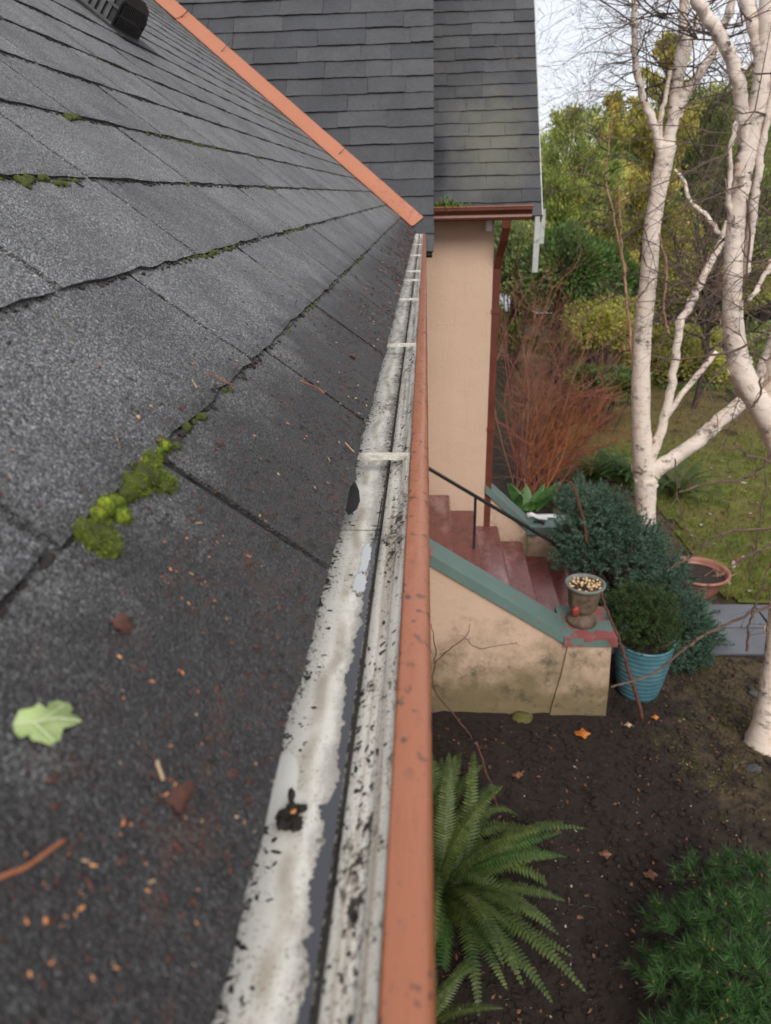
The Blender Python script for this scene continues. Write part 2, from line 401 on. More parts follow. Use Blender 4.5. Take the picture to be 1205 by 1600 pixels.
def m_simple(name, a, b, sc=10, rough=.6, bump=.2, bd=.01, spec=.4, det=5, stretch=(1, 1, 1)):
    t = NT(name); p = t.map(t.pos(), stretch)
    c = t.mix(t.ramp(t.noise(p, sc, det, .65), [(.3, 0), (.7, 1)]), a, b)
    return t.done(c, rough, spec, t.bump(t.noise(p, sc*4, 4), bump, bd))
def m_leaf(name, a, b, c3=None, sc=1.5, rough=.55, trans=.25, objr=False):
    t = NT(name); p = t.pos()
    c = t.mix(t.ramp(t.noise(p, sc, 4, .6), [(.32, 0), (.68, 1)]), a, b)
    if c3: c = t.mix(t.step(t.noise(p, sc*2.3, 5, .65), .55, .7), c, c3)
    c = t.mix(1, c, t.ramp(t.noise(p, 40, 2), [(.25, .6), (.75, 1.4)]), 'MULTIPLY')
    t.done(c, rough, .35)
    tr = t.n('ShaderNodeBsdfTranslucent'); t.l(c, tr.inputs['Color'])
    ms = t.n('ShaderNodeMixShader'); ms.inputs[0].default_value = trans
    t.t.links.new(t.b.outputs[0], ms.inputs[1]); t.t.links.new(tr.outputs[0], ms.inputs[2]); t.t.links.new(ms.outputs[0], t.out.inputs['Surface'])
    return t.m

M = dict(
    near=m_near_shingle(), far=m_far_shingle(), gwhite=m_gutter_white(), red=m_terracotta_metal(), flash=m_flash(),
    stucco=m_stucco('peach_stucco', False), dirty=m_stucco('peach_stucco_weathered', True), step=m_step(),
    cap=m_cap('green_cap_paint', .25), cappeel=m_cap('green_cap_paint_peeling_to_red', 1.0), soil=m_soil(), lawn=m_lawn(), slab=m_slab(), bark=m_bark(),
    deck=m_simple('dark_shingle_underlay', (.006, .006, .006), (.018, .016, .014), 200, .95, .4, .003),
    hang=m_simple('hanger_metal', (0.330, 0.315, 0.270), (0.750, 0.735, 0.660), 90, .4, .2, .002),
    vent=m_simple('black_vent_plastic', (.012, .012, .013), (.03, .03, .033), 30, .38, .1, .003),
    ventsl=m_simple('grey_vent_louvre', (.05, .05, .052), (.11, .11, .115), 40, .45, .1, .003),
    brown=m_simple('brown_red_downspout_paint', (0.093, 0.026, 0.015), (0.136, 0.040, 0.022), 6, .4, .1, .01),
    white=m_simple('white_plastic', (.68, .68, .66), (.76, .76, .74), 8, .5, .05),
    rake=m_simple('pale_grey_board', (.36, .38, .37), (.5, .52, .5), 5, .6, .1),
    black=m_simple('black_rail_paint', (.008, .009, .010), (.02, .02, .022), 20, .35, .1, .004),
    dirt=m_simple('dark_wet_grime', (.008, .007, .006), (.03, .022, .016), 300, .6, .3, .002),
    redbit=m_simple('red_brown_flakes', (0.036, 0.013, 0.008), (0.102, 0.036, 0.021), 250, .6, .1, .002),
    straw=m_simple('pale_straw_bits', (.28, .19, .10), (.42, .30, .18), 150, .6, .1, .002),
    seed=m_simple('orange_seed_husk', (0.475, 0.152, 0.041), (0.684, 0.323, 0.117), 180, .5, .1, .002),
    twigred=m_simple('rusty_stalk', (.22, .075, .03), (.34, .13, .06), 120, .6, .2, .002),
    moss=m_leaf('roof_moss', (0.091, 0.156, 0.013), (0.312, 0.377, 0.026), (0.156, 0.130, 0.039), 90, .8, .2),
    mossd=m_leaf('dark_roof_moss', (.035, .045, .012), (.09, .11, .02), (.07, .05, .035), 120, .85, .15),
    leaf=m_leaf('pale_green_leaf', (.30, .42, .13), (.46, .56, .26), None, 120, .5, .3),
    water=NT('standing_water').done((.045, .047, .056), .05, .5),
    vein=m_simple('pale_leaf_vein', (.5, .58, .34), (.6, .66, .42), 50),
    thatch=m_leaf('dead_moss_thatch', (.08, .06, .03), (.20, .15, .075), (.10, .11, .02), 3, .8, .15),
    film=NT('water_over_white_metal').done((.42, .43, .44), .03, .8),
    urn=m_simple('mossy_stone_urn', (.055, .032, .022), (.20, .15, .10), 9, .7, .5, .01),
    urnrim=m_simple('green_grey_urn_rim', (.10, .12, .105), (.17, .18, .16), 14, .6, .2),
    urnred=m_simple('red_paint_remnant', (.22, .03, .025), (.30, .05, .04), 20, .6, .2),
    nut=m_simple('pale_fallen_nuts', (.42, .28, .14), (.62, .46, .26), 60, .6, .2, .004),
    pot=m_simple('turquoise_glaze', (0.044, 0.132, 0.163), (0.094, 0.198, 0.229), 7, .25, .1, .006),
    bowl=m_simple('terracotta_bowl_clay', (.20, .075, .05), (.33, .15, .105), 8, .5, .2, .006),
    potsoil=m_simple('potting_soil', (.014, .009, .007), (.05, .032, .025), 40, .9, .8, .02),
    spruce=m_leaf('blue_green_spruce_needles', (0.048, 0.091, 0.061), (0.113, 0.192, 0.130), None, 3, .5, .12),
    potpine=m_leaf('bright_pot_conifer', (0.022, 0.051, 0.012), (0.056, 0.097, 0.026), (0.085, 0.071, 0.026), 9, .55, .15),
    mugo=m_leaf('mountain_pine_needles', (0.024, 0.068, 0.018), (0.072, 0.160, 0.044), None, 4, .5, .12),
    fern=m_leaf('sword_fern_green', (0.030, 0.056, 0.015), (0.104, 0.137, 0.035), None, 3.5, .5, .25),
    fernd=m_leaf('dark_fern_green', (0.023, 0.058, 0.013), (0.065, 0.130, 0.026), None, 3, .5, .25),
    broad=m_leaf('fresh_broad_leaf', (.05, .14, .035), (.11, .24, .07), None, 4, .4, .25),
    bud=m_simple('pine_bud', (.16, .07, .03), (.28, .14, .06), 60, .6, .2, .004),
    twig=m_simple('bare_twig_bark', (.07, .042, .034), (.15, .095, .075), 30, .7, .3, .004),
    twigd=m_simple('dark_twig_bark', (.028, .020, .018), (.07, .048, .04), 20, .7, .3, .004),
    tan=m_simple('tan_stem_bark', (0.299, 0.161, 0.102), (0.460, 0.276, 0.192), 12, .7, .3, .006),
    stake=m_simple('red_brown_stem', (.075, .03, .022), (.14, .06, .045), 30, .6, .2, .004),
    dog1=m_simple('red_dogwood_stem', (0.220, 0.066, 0.048), (0.352, 0.132, 0.090), 4, .6, .1, .004),
    dog2=m_simple('orange_dogwood_stem', (.30, .10, .03), (.42, .17, .07), 4, .6, .1, .004),
    dog3=m_simple('muted_dogwood_twig', (0.176, 0.094, 0.073), (0.297, 0.163, 0.125), 4, .7, .1, .004),
    dog4=m_simple('tan_dogwood_twig', (0.260, 0.126, 0.077), (0.390, 0.200, 0.132), 4, .7, .1, .004),
    trunk=m_simple('conifer_trunk', (.03, .022, .017), (.08, .06, .045), 9, .85, .5, .02),
    con1=m_leaf('yellow_green_cypress', (0.137, 0.220, 0.053), (0.501, 0.556, 0.137), (0.800, 0.649, 0.181), 1.1, .6, .2),
    con2=m_leaf('golden_conifer', (0.168, 0.211, 0.053), (0.599, 0.488, 0.116), (0.800, 0.599, 0.145), .9, .6, .2),
    con3=m_leaf('olive_conifer', (0.122, 0.176, 0.068), (0.378, 0.418, 0.134), (0.594, 0.512, 0.190), .9, .6, .2),
    laurel=m_leaf('dark_laurel', (0.034, 0.075, 0.022), (0.125, 0.211, 0.047), (0.234, 0.250, 0.078), 1.4, .4, .15),
    olive=m_leaf('olive_shrub', (0.182, 0.202, 0.045), (0.484, 0.465, 0.101), (0.505, 0.343, 0.121), 1.2, .6, .25),
    litter1=m_leaf('rust_leaf_litter', (.09, .04, .022), (.20, .09, .05), None, 20, .7, .1),
    litter2=m_leaf('pale_leaf_litter', (.24, .19, .14), (.42, .36, .30), None, 20, .7, .1),
    orangeleaf=m_leaf('orange_fallen_leaf', (.42, .10, .02), (.55, .22, .03), None, 30, .6, .2),
    stone=m_simple('grey_garden_stone', (.035, .037, .04), (.09, .09, .092), 8, .7, .5, .02),
    mossstone=m_simple('mossy_stone', (.05, .055, .015), (.15, .13, .04), 9, .85, .6, .02),
    road=m_simple('pale_wet_road', (.26, .28, .32), (.38, .40, .44), 1, .4, .1),
    pole=m_simple('utility_pole_wood', (.11, .10, .085), (.18, .165, .14), 4, .8, .2),
    hill=m_simple('distant_wooded_rise', (.04, .055, .03), (.08, .09, .045), .15, .9, .3, .3),
)

# ------------------------------------------------------------------ ground, lawn, path
def gh(x, y):
    h = mnoise.noise(Vector((x*.5, y*.5, 0)))*.05 + mnoise.noise(Vector((x*2.1, y*2.1, 3)))*.025
    if x < 3.6 and y < 6: h += mnoise.noise(Vector((x*6, y*6, 9)))*.03 + mnoise.noise(Vector((x*14, y*14, 9)))*.014
    flat = max(0.0, 1 - max(abs(x - 3.9) - 2.2, 0) / .5) * max(0.0, 1 - max(abs(y - 6.65) - .5, 0) / .25)
    return GZ + h * (1 - flat) - .01 * flat
def axis_grid(lo, hi, step, far):
    a = list(np.arange(lo, hi + 1e-6, step)); d = step; x = hi
    while x < far: d *= 1.45; x += d; a.append(x)
    d = step; x = lo; pre = []
    while x > -far: d *= 1.45; x -= d; pre.append(x)
    return pre[::-1] + a
def sheet_grid(name, xs, ys, keep, dz, m, hf=gh):
    b = B(); idx = {}
    for j, y in enumerate(ys):
        for i, x in enumerate(xs):
            idx[i, j] = len(b.v); b.v.append((float(x), float(y), hf(x, y) + dz))
    for j in range(len(ys) - 1):
        for i in range(len(xs) - 1):
            if keep((xs[i]+xs[i+1])/2, (ys[j]+ys[j+1])/2):
                b.f.append((idx[i,j], idx[i+1,j], idx[i+1,j+1], idx[i,j+1])); b.m.append(0)
    return b.build(name, m, None, True)
def far_h(x, y):
    return gh(x, y)
ground = tag(sheet_grid('ground', axis_grid(-1, 6, .09, 260), axis_grid(1, 9, .09, 260), lambda x, y: True, 0, M['soil']), kind='structure')
def lawn_edge(y):
    e = np.interp(y, [7.0, 8.0, 9.2, 11, 14, 18], [3.55, 3.3, 3.55, 3.0, 2.6, 2.2])
    return e + .12*mnoise.noise(Vector((0, y*2.2, 5)))
tag(sheet_grid('lawn', list(np.arange(2, 16, .12)), list(np.arange(7.15, 21, .12)), lambda x, y: x > lawn_edge(y), .022, M['lawn']), kind='structure')
hb = B()
for i in range(60):
    a0, a1 = [math.pi*(i+q)/60 for q in (0, 1)]
    f = lambda a: 6 + 5*mnoise.noise(Vector((a*5, 0, 1))) + 2*mnoise.noise(Vector((a*16, 0, 2)))
    for r0, r1, k0, k1 in ((95, 120, 0, 1), (120, 170, 1, 0)):
        hb.add([(r0*math.cos(a0), r0*math.sin(a0), GZ-1+k0*f(a0)), (r0*math.cos(a1), r0*math.sin(a1), GZ-1+k0*f(a1)),
                (r1*math.cos(a1), r1*math.sin(a1), GZ-1+k1*f(a1)), (r1*math.cos(a0), r1*math.sin(a0), GZ-1+k1*f(a0))], [(0, 3, 2, 1)])
tag(hb.build('hills', M['hill'], None, True), kind='structure')
rb = B(); rb.add([(-20, 27, GZ+.35), (40, 25, GZ+.35), (40, 31, GZ+.6), (-20, 33, GZ+.6)], [(0, 1, 2, 3)])
tag(rb.build('road', M['road']), kind='structure')
# paving: bedding with separate slate slabs
pb = B(); pb.box((1.75, 6.13, GZ-.05), (9, 7.12, GZ-.002))
path = tag(pb.build('path', M['potsoil']), kind='structure')
x = 1.8
while x < 8.9:
    w = random.uniform(.5, .8)
    for y0, y1 in ((6.15, 6.62), (6.635, 7.1)):
        s = B(); j = lambda: random.uniform(-.012, .012)
        off = random.uniform(-.1, .1)
        s.prism([(x+off+j(), y0+j()), (x+off+w-.015+j(), y0+j()), (x+off+w-.015+j(), y1+j()), (x+off+j(), y1+j())], 'z', GZ-.03, GZ+.012+random.uniform(0, .008))
        s.build('slab', M['slab'], path)
    x += w

# ------------------------------------------------------------------ house: near roof, two steep roofs, walls
HS, TH, E = .25, R(39), .145
XE = .29*HS
cT, sT = math.cos(TH), math.sin(TH)
NO = np.array([-XE, 0, -HS]); U = np.array([0, 1., 0]); V = np.array([-cT, 0, sT]); N = np.array([sT, 0, cT])
def near(s, y, h=0): return NO + V*s + U*y + N*h
def on_roof(px, py, h=0):
    d = ray(px, py); n0 = NO + N*h; t = (N@n0)/(N@d); q = d*t
    return q, float((q - n0)@V), float(q[1])
AL = R(54); cA, sA = math.cos(AL), math.sin(AL)
Y0 = 5.65
def yv(s): return Y0 + s*sT/math.tan(AL)
house = thing('house', 'house with dark shingle roofs, peach stucco walls and terracotta flashing', 'house', (-2.5, 5, GZ))

def tab_mesh(i, rough=1.0, L=E+.035, T=.0050, nu=15, nv=5, e=E):
    rnd = random.Random(i); b = B(); W = 1.0
    us = np.linspace(-.5, .5, nu); vs_ = np.concatenate([[0, .006], np.linspace(.03, L, nv-2)])
    top = []
    for a, v in enumerate(vs_):
        for c, u in enumerate(us):
            du = rnd.gauss(0, .0028)*rough if c in (0, nu-1) else 0
            dv = rnd.gauss(0, .0013)*rough if a == 0 else 0
            n = T*(1 - v/e) + .0012 + (-.0011 if a == 0 else 0) + rnd.gauss(0, .0004)*rough + .0007*rough*math.sin(u*7 + i)
            top.append((u*W + du, v + dv, n))
    n0 = len(top)
    bot = [(top[c][0], top[c][1] + .002, .0006) for c in range(nu)]
    V_ = top + bot
    Fc = [(a*nu+c, a*nu+c+1, (a+1)*nu+c+1, (a+1)*nu+c) for a in range(len(vs_)-1) for c in range(nu-1)]
    Fc += [(n0+c, n0+c+1, c+1, c) for c in range(nu-1)]
    m = len(V_); sl = []
    for a in range(len(vs_)):
        sl.append((top[a*nu][0], top[a*nu][1], -.001)); sl.append((top[a*nu+nu-1][0], top[a*nu+nu-1][1], -.001))
    V_ += sl
    for a in range(len(vs_)-1):
        Fc.append((a*nu, (a+1)*nu, m+2*(a+1), m+2*a)); Fc.append((a*nu+nu-1, m+2*a+1, m+2*(a+1)+1, (a+1)*nu+nu-1))
    b.add(V_, Fc); return b
def lay(parent, name, variants, mats, places, limit=295):
    """places: (origin, u, v, n, width); the largest seen ones become objects of their own, the rest one joined part."""
    meshes = [vb.mesh(name + '_piece', mats) for vb in variants]
    sc_ = []
    for k, (o, u, v, n, w) in enumerate(places):
        c = o + v*.06; q = proj(c)
        vis = any(seen(o + u*w*a + v*b_, 5) for a in (-.45, 0, .45) for b_ in (0, .1))
        sc_.append((w/q[2] if (vis and q) else -1, k))
    order = sorted(sc_, reverse=True)
    single = {k for s_, k in order[:limit] if s_ > 0}
    rest = B()
    for k, (o, u, v, n, w) in enumerate(places):
        mt = Matrix(((u[0]*w, v[0], n[0], o[0]), (u[1]*w, v[1], n[1], o[1]), (u[2]*w, v[2], n[2], o[2]), (0, 0, 0, 1)))
        q = k % len(meshes)
        if k in single:
            ob = link(name, meshes[q], parent); ob.matrix_basis = mt
        else:
            vb = variants[q]; rest.add([mt @ Vector(p) for p in vb.v], vb.f)
    if rest.v: tag(rest.build(name + '_field', mats, parent), kind='stuff')

# near roof
db = B(); db.obox(near(1.9, 3.0, -.016), U, V, N, 4.2, 1.9, .0155)
roof = db.build('roof', M['deck'], house)
CUTS = {0: [-.30, .08, .452, .81, 1.19], 1: [-.48, -.06, .302, .737, 1.17], 2: [-.18, .2, .582, .95, 1.35, 1.67], 3: [-.2, .17, .55, .93, 1.335, 1.62]}
places = []; cut_points = []
for k in range(0, 26):
    s = k*E
    cs = list(CUTS.get(k, [-.5 + ((k*37) % 11)/11*.38]))
    ymax = yv(s + E) + .02
    while cs[-1] < ymax: cs.append(cs[-1] + .385 + random.uniform(-.012, .012))
    for a, b_ in zip(cs[:-1], cs[1:]):
        b2 = min(b_, ymax)
        if b2 - a < .05: continue
        g = random.uniform(.0040, .0058)
        places.append((near(s, (a+b2)/2), U, V, N, b2 - a - 2*g))
        cut_points.append((k, a))
lay(roof, 'shingle', [tab_mesh(i) for i in range(6)], M['near'], places, 290)
# soffit, fascia, flashing
wb = B(); wb.box((-.42, -1.2, -.37), (-.142, 5.6, -.345)); wb.build('soffit', M['stucco'], house)
wb = B(); wb.box((-.142, -1.2, -.40), (-.1365, 5.62, -.262)); wb.build('fascia', M['brown'], house)
vd = np.array([-cT, sT/math.tan(AL), sT]); vd /= np.linalg.norm(vd)
NA_ = np.array([0, -sA, cA]); e3 = np.cross(NA_, vd); e3 = e3 if e3[0] > 0 else -e3      # up the steep slope, square to the junction
for s0, s1, up in ((.03, 2.50, 0), (2.485, 4.7, .006)):
    f = B(); q0, q1 = near(s0, yv(s0)), near(s1, yv(s1)); hl = np.linalg.norm(q1 - q0)/2; c = (q0 + q1)/2
    out_ = np.cross(N, vd); out_ = out_ if out_[1] < 0 else -out_
    prof = [out_*.045 + N*.010, out_*.006 + N*.018 + NA_*.012, e3*.05 + NA_*.020, e3*.112 + NA_*.018, e3*.118 + NA_*.012]
    thick = [np.array(p_) - NA_*.004 for p_ in prof][::-1]
    ring = prof + thick; m_ = len(ring); nseg = 26; Vv = []
    for i in range(nseg+1):
        for a, p_ in enumerate(ring):
            Vv.append(c + vd*(-hl + 2*hl*i/nseg) + p_ + NA_*(up + .0025*mnoise.noise(Vector((i*.6, a % 5, up*99)))))
    f.add(Vv, [(i*m_+a, i*m_+(a+1) % m_, (i+1)*m_+(a+1) % m_, (i+1)*m_+a) for i in range(nseg) for a in range(m_)] + [tuple(range(m_))[::-1], tuple(range(nseg*m_, nseg*m_+m_))])
    f.build('flashing', M['flash'], house)

# steep roofs
UX = np.array([1., 0, 0]); VA = np.array([0, cA, sA]); NA = np.array([0, -sA, cA])
def far_tab(i, e): return tab_mesh(100+i, 1.25, e+.03, .0125, 9, 4, e)
def steep(ox, oy, oz, x0, x1, v0, rows, e, lo, hi, valley=None):
    O = np.array([0, oy, oz]); out = []
    for j in range(rows):
        v = v0 + j*e
        xl = x0
        if valley: xl = max(x0, -XE - ((oz + (v+e)*sA) + HS)/math.tan(TH) - .12)
        x = x1 + .0
        while x > xl + .02:
            w = random.uniform(lo, hi); w = min(w, x - xl) if not valley else w
            if x - w < xl + .06 and not valley: w = x - xl
            if x == x1: w = random.uniform(lo*.6, hi)
            w = min(w, x - xl + .1) if not valley else w
            out.append((O + UX*(x - w/2) + VA*(v + random.gauss(0, .0028)) + NA*random.choice((0, 0, .004)), UX, VA, NA, w - .0012))
            x -= w
    return out
EL = .152
sb = B(); sb.obox(np.array([-2.97, Y0, -HS]) + VA*2.3 - NA*.016, UX, VA, NA, 3.02, 2.5, .014)
roof2 = sb.build('roof', M['deck'], house)
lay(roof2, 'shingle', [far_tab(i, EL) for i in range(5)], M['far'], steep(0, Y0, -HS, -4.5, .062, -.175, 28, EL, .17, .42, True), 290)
YR = 7.02; ER = .14
sb = B(); sb.obox(np.array([.505, YR, -.19]) + VA*2.3 - NA*.016, UX, VA, NA, .535, 2.3, .014)
roof3 = sb.build('roof', M['deck'], house)
lay(roof3, 'shingle', [far_tab(i, ER) for i in range(5)], M['far'], steep(0, YR, -.19, -.04, 1.05, -.02, 30, ER, .17, .36), 290)
# gable side under the forward slope, roof body behind
b = B(); b.prism([(Y0+.12, -.33), (Y0+2.75, -.33+2.63*math.tan(AL)), (Y0+5.3, -.33)], 'x', -4.4, -.03)
b.build('gable', M['stucco'], house)
b = B(); b.box((-5.0, -1.2, GZ-.2), (-.43, 7.3, -.38)); b.build('wall', M['stucco'], house)
b = B()
for z in np.linspace(GZ-.2, -.17, 2): pass
b.box((-.43, 7.3, GZ-.2), (.655, 9.6, -.14)); b.build('wall', M['stucco'], house)
b = B(); b.box((-.05, 7.06, -.235), (.985, 7.085, -.115)); b.build('fascia', M['brown'], house)
b = B(); b.obox(np.array([1.056, YR, -.20]) + VA*2.28 - NA*.06, UX, VA, NA, .006, 2.27, .055); b.build('rake_board', M['rake'], house)
# far slope rake showing below the porch eave as a pale board
b = B(); q = onY(836, 345, 8.6); q2 = onY(838, 424, 8.6)
b.box((q[0]-.012, 8.5, q2[2]), (q[0]+.05, 8.56, q[2]+.12)); b.box((q[0]+.055, 8.52, q2[2]+.3), (q[0]+.10, 8.55, q[2]+.12)); b.build('rake_board', M['rake'], house)
# torn felt scrap hanging from the shingle edge near the first hanger
b = B(); q = np.array([-XE-.004, onZ(545, 738, -HS)[1], -HS-.006]); pts = []
for i in range(7):
    t_ = i/6; w = .016*math.sin(math.pi*min(1, t_*1.25+.1))**.7*(1-.25*t_)
    pts += [q + np.array([0, .13*t_-.065, 0]), q + np.array([w*.9, .13*t_-.065, -.008 - w*.5])]
b.add(pts, [(2*i, 2*i+1, 2*i+3, 2*i+2) for i in range(6)]); b.build('felt_scrap', M['deck'], house)

# ------------------------------------------------------------------ rain gutter along the near roof
YG0, YG1 = -1.0, 5.6
gut = thing('rain_gutter', 'long rain gutter with terracotta lip and dirty white inside along the near roof', 'gutter', (-.07, 2.3, -.36))
inn = [(-.1345, -.260), (-.1345, -.2915), (-.132, -.2945), (-.100, -.2958), (-.075, -.2966), (-.056, -.2971), (-.0445, -.2970), (-.0418, -.2942), (-.0400, -.2895), (-.0355, -.2865), (-.0300, -.2846), (-.0268, -.2826), (-.0255, -.2800), (-.0258, -.2780), (-.0242, -.2752), (-.0205, -.2726), (-.0175, -.2700), (-.0168, -.2660)]
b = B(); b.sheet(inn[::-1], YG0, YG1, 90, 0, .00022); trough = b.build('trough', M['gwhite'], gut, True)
lipo = [(-.0168, -.2660), (-.0162, -.2648), (-.0150, -.2642), (-.009, -.2636), (-.0030, -.2643), (.0004, -.2660), (.0028, -.2690), (.0037, -.2728), (.0037, -.2850), (.0020, -.2885), (-.006, -.2905), (-.0140, -.2915), (-.0200, -.2925), (-.0300, -.294), (-.0375, -.2965), (-.0395, -.300), (-.0405, -.3015), (-.136, -.3015), (-.136, -.27)]
b = B(); b.sheet(lipo[::-1], YG0, YG1, 90, 0, .00015); b.build('lip', M['red'], gut, True)
b = B(); b.prism([(p[0], p[1]) for p in inn], 'y', YG1-.002, YG1+.002); b.build('end_cap', M['gwhite'], gut)
b = B(); pr = [(-.130, -.2939), (-.075, -.2956), (-.056, -.2961), (-.0455, -.2961), (-.0425, -.2938)]
b.sheet(pr[::-1], .620, YG1, 50, 0, .0001); b.build('lap_joint', M['gwhite'], gut, True)
hz = []
for py in (706, 535, 465): hz.append(onZ(600, py, -.268)[1])
hz += [hz[-1] + .80*i for i in range(1, 4)] + [hz[2] + .5]
hb_ = B()
hb_.box((-.1335, -.0040, -.2755), (-.0195, .0040, -.2745)); hb_.box((-.1335, -.0050, -.2760), (-.0195, -.0038, -.2705)); hb_.box((-.1335, .0038, -.2760), (-.0195, .0050, -.2705))
hb_.tube([(-.1345, 0, -.2735), (-.0205, 0, -.2735)], .0011, 6)
hm = hb_.mesh('hanger', M['hang'])
for i, y in enumerate(hz):
    o = link('hanger', hm, gut); o.location = Vector((0, y, random.uniform(-.001, .001))); o.rotation_euler = (0, 0, random.uniform(-.012, .012))
# far mess near the end: small cross straps of debris
# standing water: a thin film lying in the low side of the trough
b = B(); prof = []
for i in range(900):
    y = -.3 + 1.00*i/899
    wv = .0046 + .0040*mnoise.noise(Vector((y*9, 0, 0))) + .004*mnoise.noise(Vector((y*45, 2, 0))) + .0026*mnoise.noise(Vector((y*170, 2, 4))) + .0016*mnoise.noise(Vector((y*600, 5, 4)))
    if y < .28: wv *= 1.45
    if y > .5: wv *= max(0, 1 - ((y-.5)/.2))
    prof.append((y, max(.0012, wv)))
b.v = [(-.0512, y, -.35315) for y, w in prof] + [(-.0512 - w, y, -.35315) for y, w in prof]
n = len(prof); b.f = [(i, n+i, n+i+1, i+1)[::-1] for i in range(n-1)]; b.m = [0]*len(b.f)
for i, v_ in enumerate(b.v):
    pass
b.v = [(x_ + .0056, y_, -.2958) for x_, y_, z_ in b.v]
tag(b.build('water', M['water'], None, True), kind='stuff')
w2 = B(); q = onZ(572, 872, -.2955)
for cx, cy, rx, ry in ((-.0530, q[1], .0042, .030), (-.0545, q[1]-.045, .0065, .016)):
    jg = lambda a: 1 + .35*mnoise.noise(Vector((math.cos(a)*2, math.sin(a)*2, cy*9))) + .3*mnoise.noise(Vector((math.cos(a)*9, math.sin(a)*9, cy*9)))
    pts = [(cx + rx*math.cos(a)*jg(a), cy + ry*math.sin(a)*jg(a), -.2952) for a in np.linspace(0, 2*math.pi, 90)[:-1]]
    w2.add(pts, [tuple(range(len(pts)))])
tag(w2.build('water_film', M['film']), kind='stuff')
# grit lying in the gutter and on its lip
g = B()
def chip(b, c, r, nrm, mi=0, flat=.4):
    nrm = np.array(nrm, float); t1 = np.cross(nrm, (0.3, 1, .2)); t1 /= np.linalg.norm(t1); t2 = np.cross(nrm, t1)
    a0 = random.uniform(0, 6.28); k = random.choice((4, 5, 6)); pts = []; st = random.uniform(1, 2.6)
    ca, sa = math.cos(a0), math.sin(a0)
    for i in range(k):
        a = 6.283*i/k; rr = r*random.uniform(.6, 1.2)
        p, q_ = rr*math.cos(a)*st, rr*math.sin(a)
        pts.append(np.array(c) + t1*(p*ca - q_*sa) + t2*(p*sa + q_*ca) + nrm*r*flat*random.uniform(0, .5))
    pts.append(np.array(c) + nrm*r*flat*random.uniform(.6, 1.6))
    b.add(pts, [(i, (i+1) % k, k) for i in range(k)], mi)
for i in range(4200):
    y = .1 + 3.4*random.random()**1.8
    u_ = random.random()
    x_ = -.092 + abs(random.gauss(0, .006)) if u_ < .4 else (-.0435 - abs(random.gauss(0, .002)) if u_ < .75 else random.uniform(-.1, -.05))
    z_ = np.interp(x_, [-.1345, -.1, -.0495], [-.2948, -.2958, -.2966])
    if y > .62: z_ += .0012
    if -.078 < x_ < -.05 and u_ > .75: x_ -= .02
    if abs(x_ + .080) < .0095 and abs(y - .292) < .026: continue
    chip(g, (x_, y, z_), random.choice((.0004, .0006, .0009, .0014)) * (1.6 if u_ < .4 and random.random() < .2 else 1), (0, 0, 1), 0)
for i in range(1500):
    y = .1 + 5*random.random()**1.6; t_ = random.random()
    p0, p1 = ((-.0405, -.2905), (-.0275, -.2830)) if t_ < .8 else ((-.0256, -.2790), (-.0195, -.2716))
    q_ = random.random()
    chip(g, (p0[0]+(p1[0]-p0[0])*q_-.0004, y, p0[1]+(p1[1]-p0[1])*q_), random.choice((.0005, .0009, .0016)), (-.6, 0, .8), 0)
tag(g.build('gutter_grit', M['dirt']), kind='stuff')
# dark decayed clump lying in the trough
q = onZ(453, 1283, -.294)
c = thing('leaf_clump', 'black rotten leaf clump lying in the white gutter trough below the clean patch', 'debris', tuple(q))
b = B()
for i in range(16): b.blob(q + np.array([random.gauss(0, .0035), random.gauss(0, .006), .001]), (random.uniform(.002, .004), random.uniform(.002, .005), .002), 0, .4)
b.build('clump', M['dirt'], c)
b = B(); chip(b, q + np.array([.002, .002, .0045]), .0016, (0, 0, 1)); b.build('orange_speck', M['seed'], c)

# porch gutter and downspout
pg = thing('porch_gutter', 'short terracotta gutter under the steep porch roof with weeds at its left end', 'gutter', (.5, 6.98, -.2))
prof = [(7.055, -.12), (7.055, -.225), (6.985, -.225), (6.975, -.205), (6.985, -.185), (6.965, -.16), (6.945, -.145), (6.945, -.118), (6.955, -.112), (6.965, -.118)]
b = B()
b.add([(x_, y, z) for x_ in (.07, .955) for y, z in prof], [(i, i+1, len(prof)+i+1, len(prof)+i) for i in range(len(prof)-1)] + [tuple(range(len(prof)))[::-1], tuple(range(len(prof), 2*len(prof)))])
b.build('trough', M['brown'], pg)
b = B(); b.box((.068, 6.938, -.1175), (.96, 6.962, -.1095)); b.build('lip', M['flash'], pg)
ds = thing('downspout', 'brown red downspout curving from the porch gutter to the stucco corner', 'downspout', (.70, 7.3, GZ))
b = B(); path_ = [(.73, 7.02, -.22), (.735, 7.03, -.30), (.725, 7.12, -.42), (.705, 7.26, -.56), (.695, 7.32, -.68), (.693, 7.33, -1.0), (.69, 7.33, -2.0), (.69, 7.33, GZ+.1)]
hw = .036
Vv = []
for p in path_: Vv += [(p[0]-hw, p[1]-.03, p[2]), (p[0]+hw, p[1]-.03, p[2]), (p[0]+hw, p[1]+.03, p[2]), (p[0]-hw, p[1]+.03, p[2])]
b.add(Vv, [(i*4+j, (i+1)*4+j, (i+1)*4+(j+1) % 4, i*4+(j+1) % 4) for i in range(len(path_)-1) for j in range(4)]); b.build('pipe', M['brown'], ds)
b = B(); b.box((.65, 7.29, -2.32), (.735, 7.37, -2.28)); b.box((.65, 7.29, -1.1), (.735, 7.37, -1.06)); b.build('bracket', M['brown'], ds)
q = onY(764, 352, 7.24)
lt = thing('eave_box', 'small white box fixed under the porch gutter at the wall corner', 'box', (q[0], 7.27, q[2]-.05))
b = B(); b.box((q[0]-.028, 7.2, q[2]-.05), (q[0]+.028, 7.295, q[2]+.045)); b.build('casing', M['white'], lt)
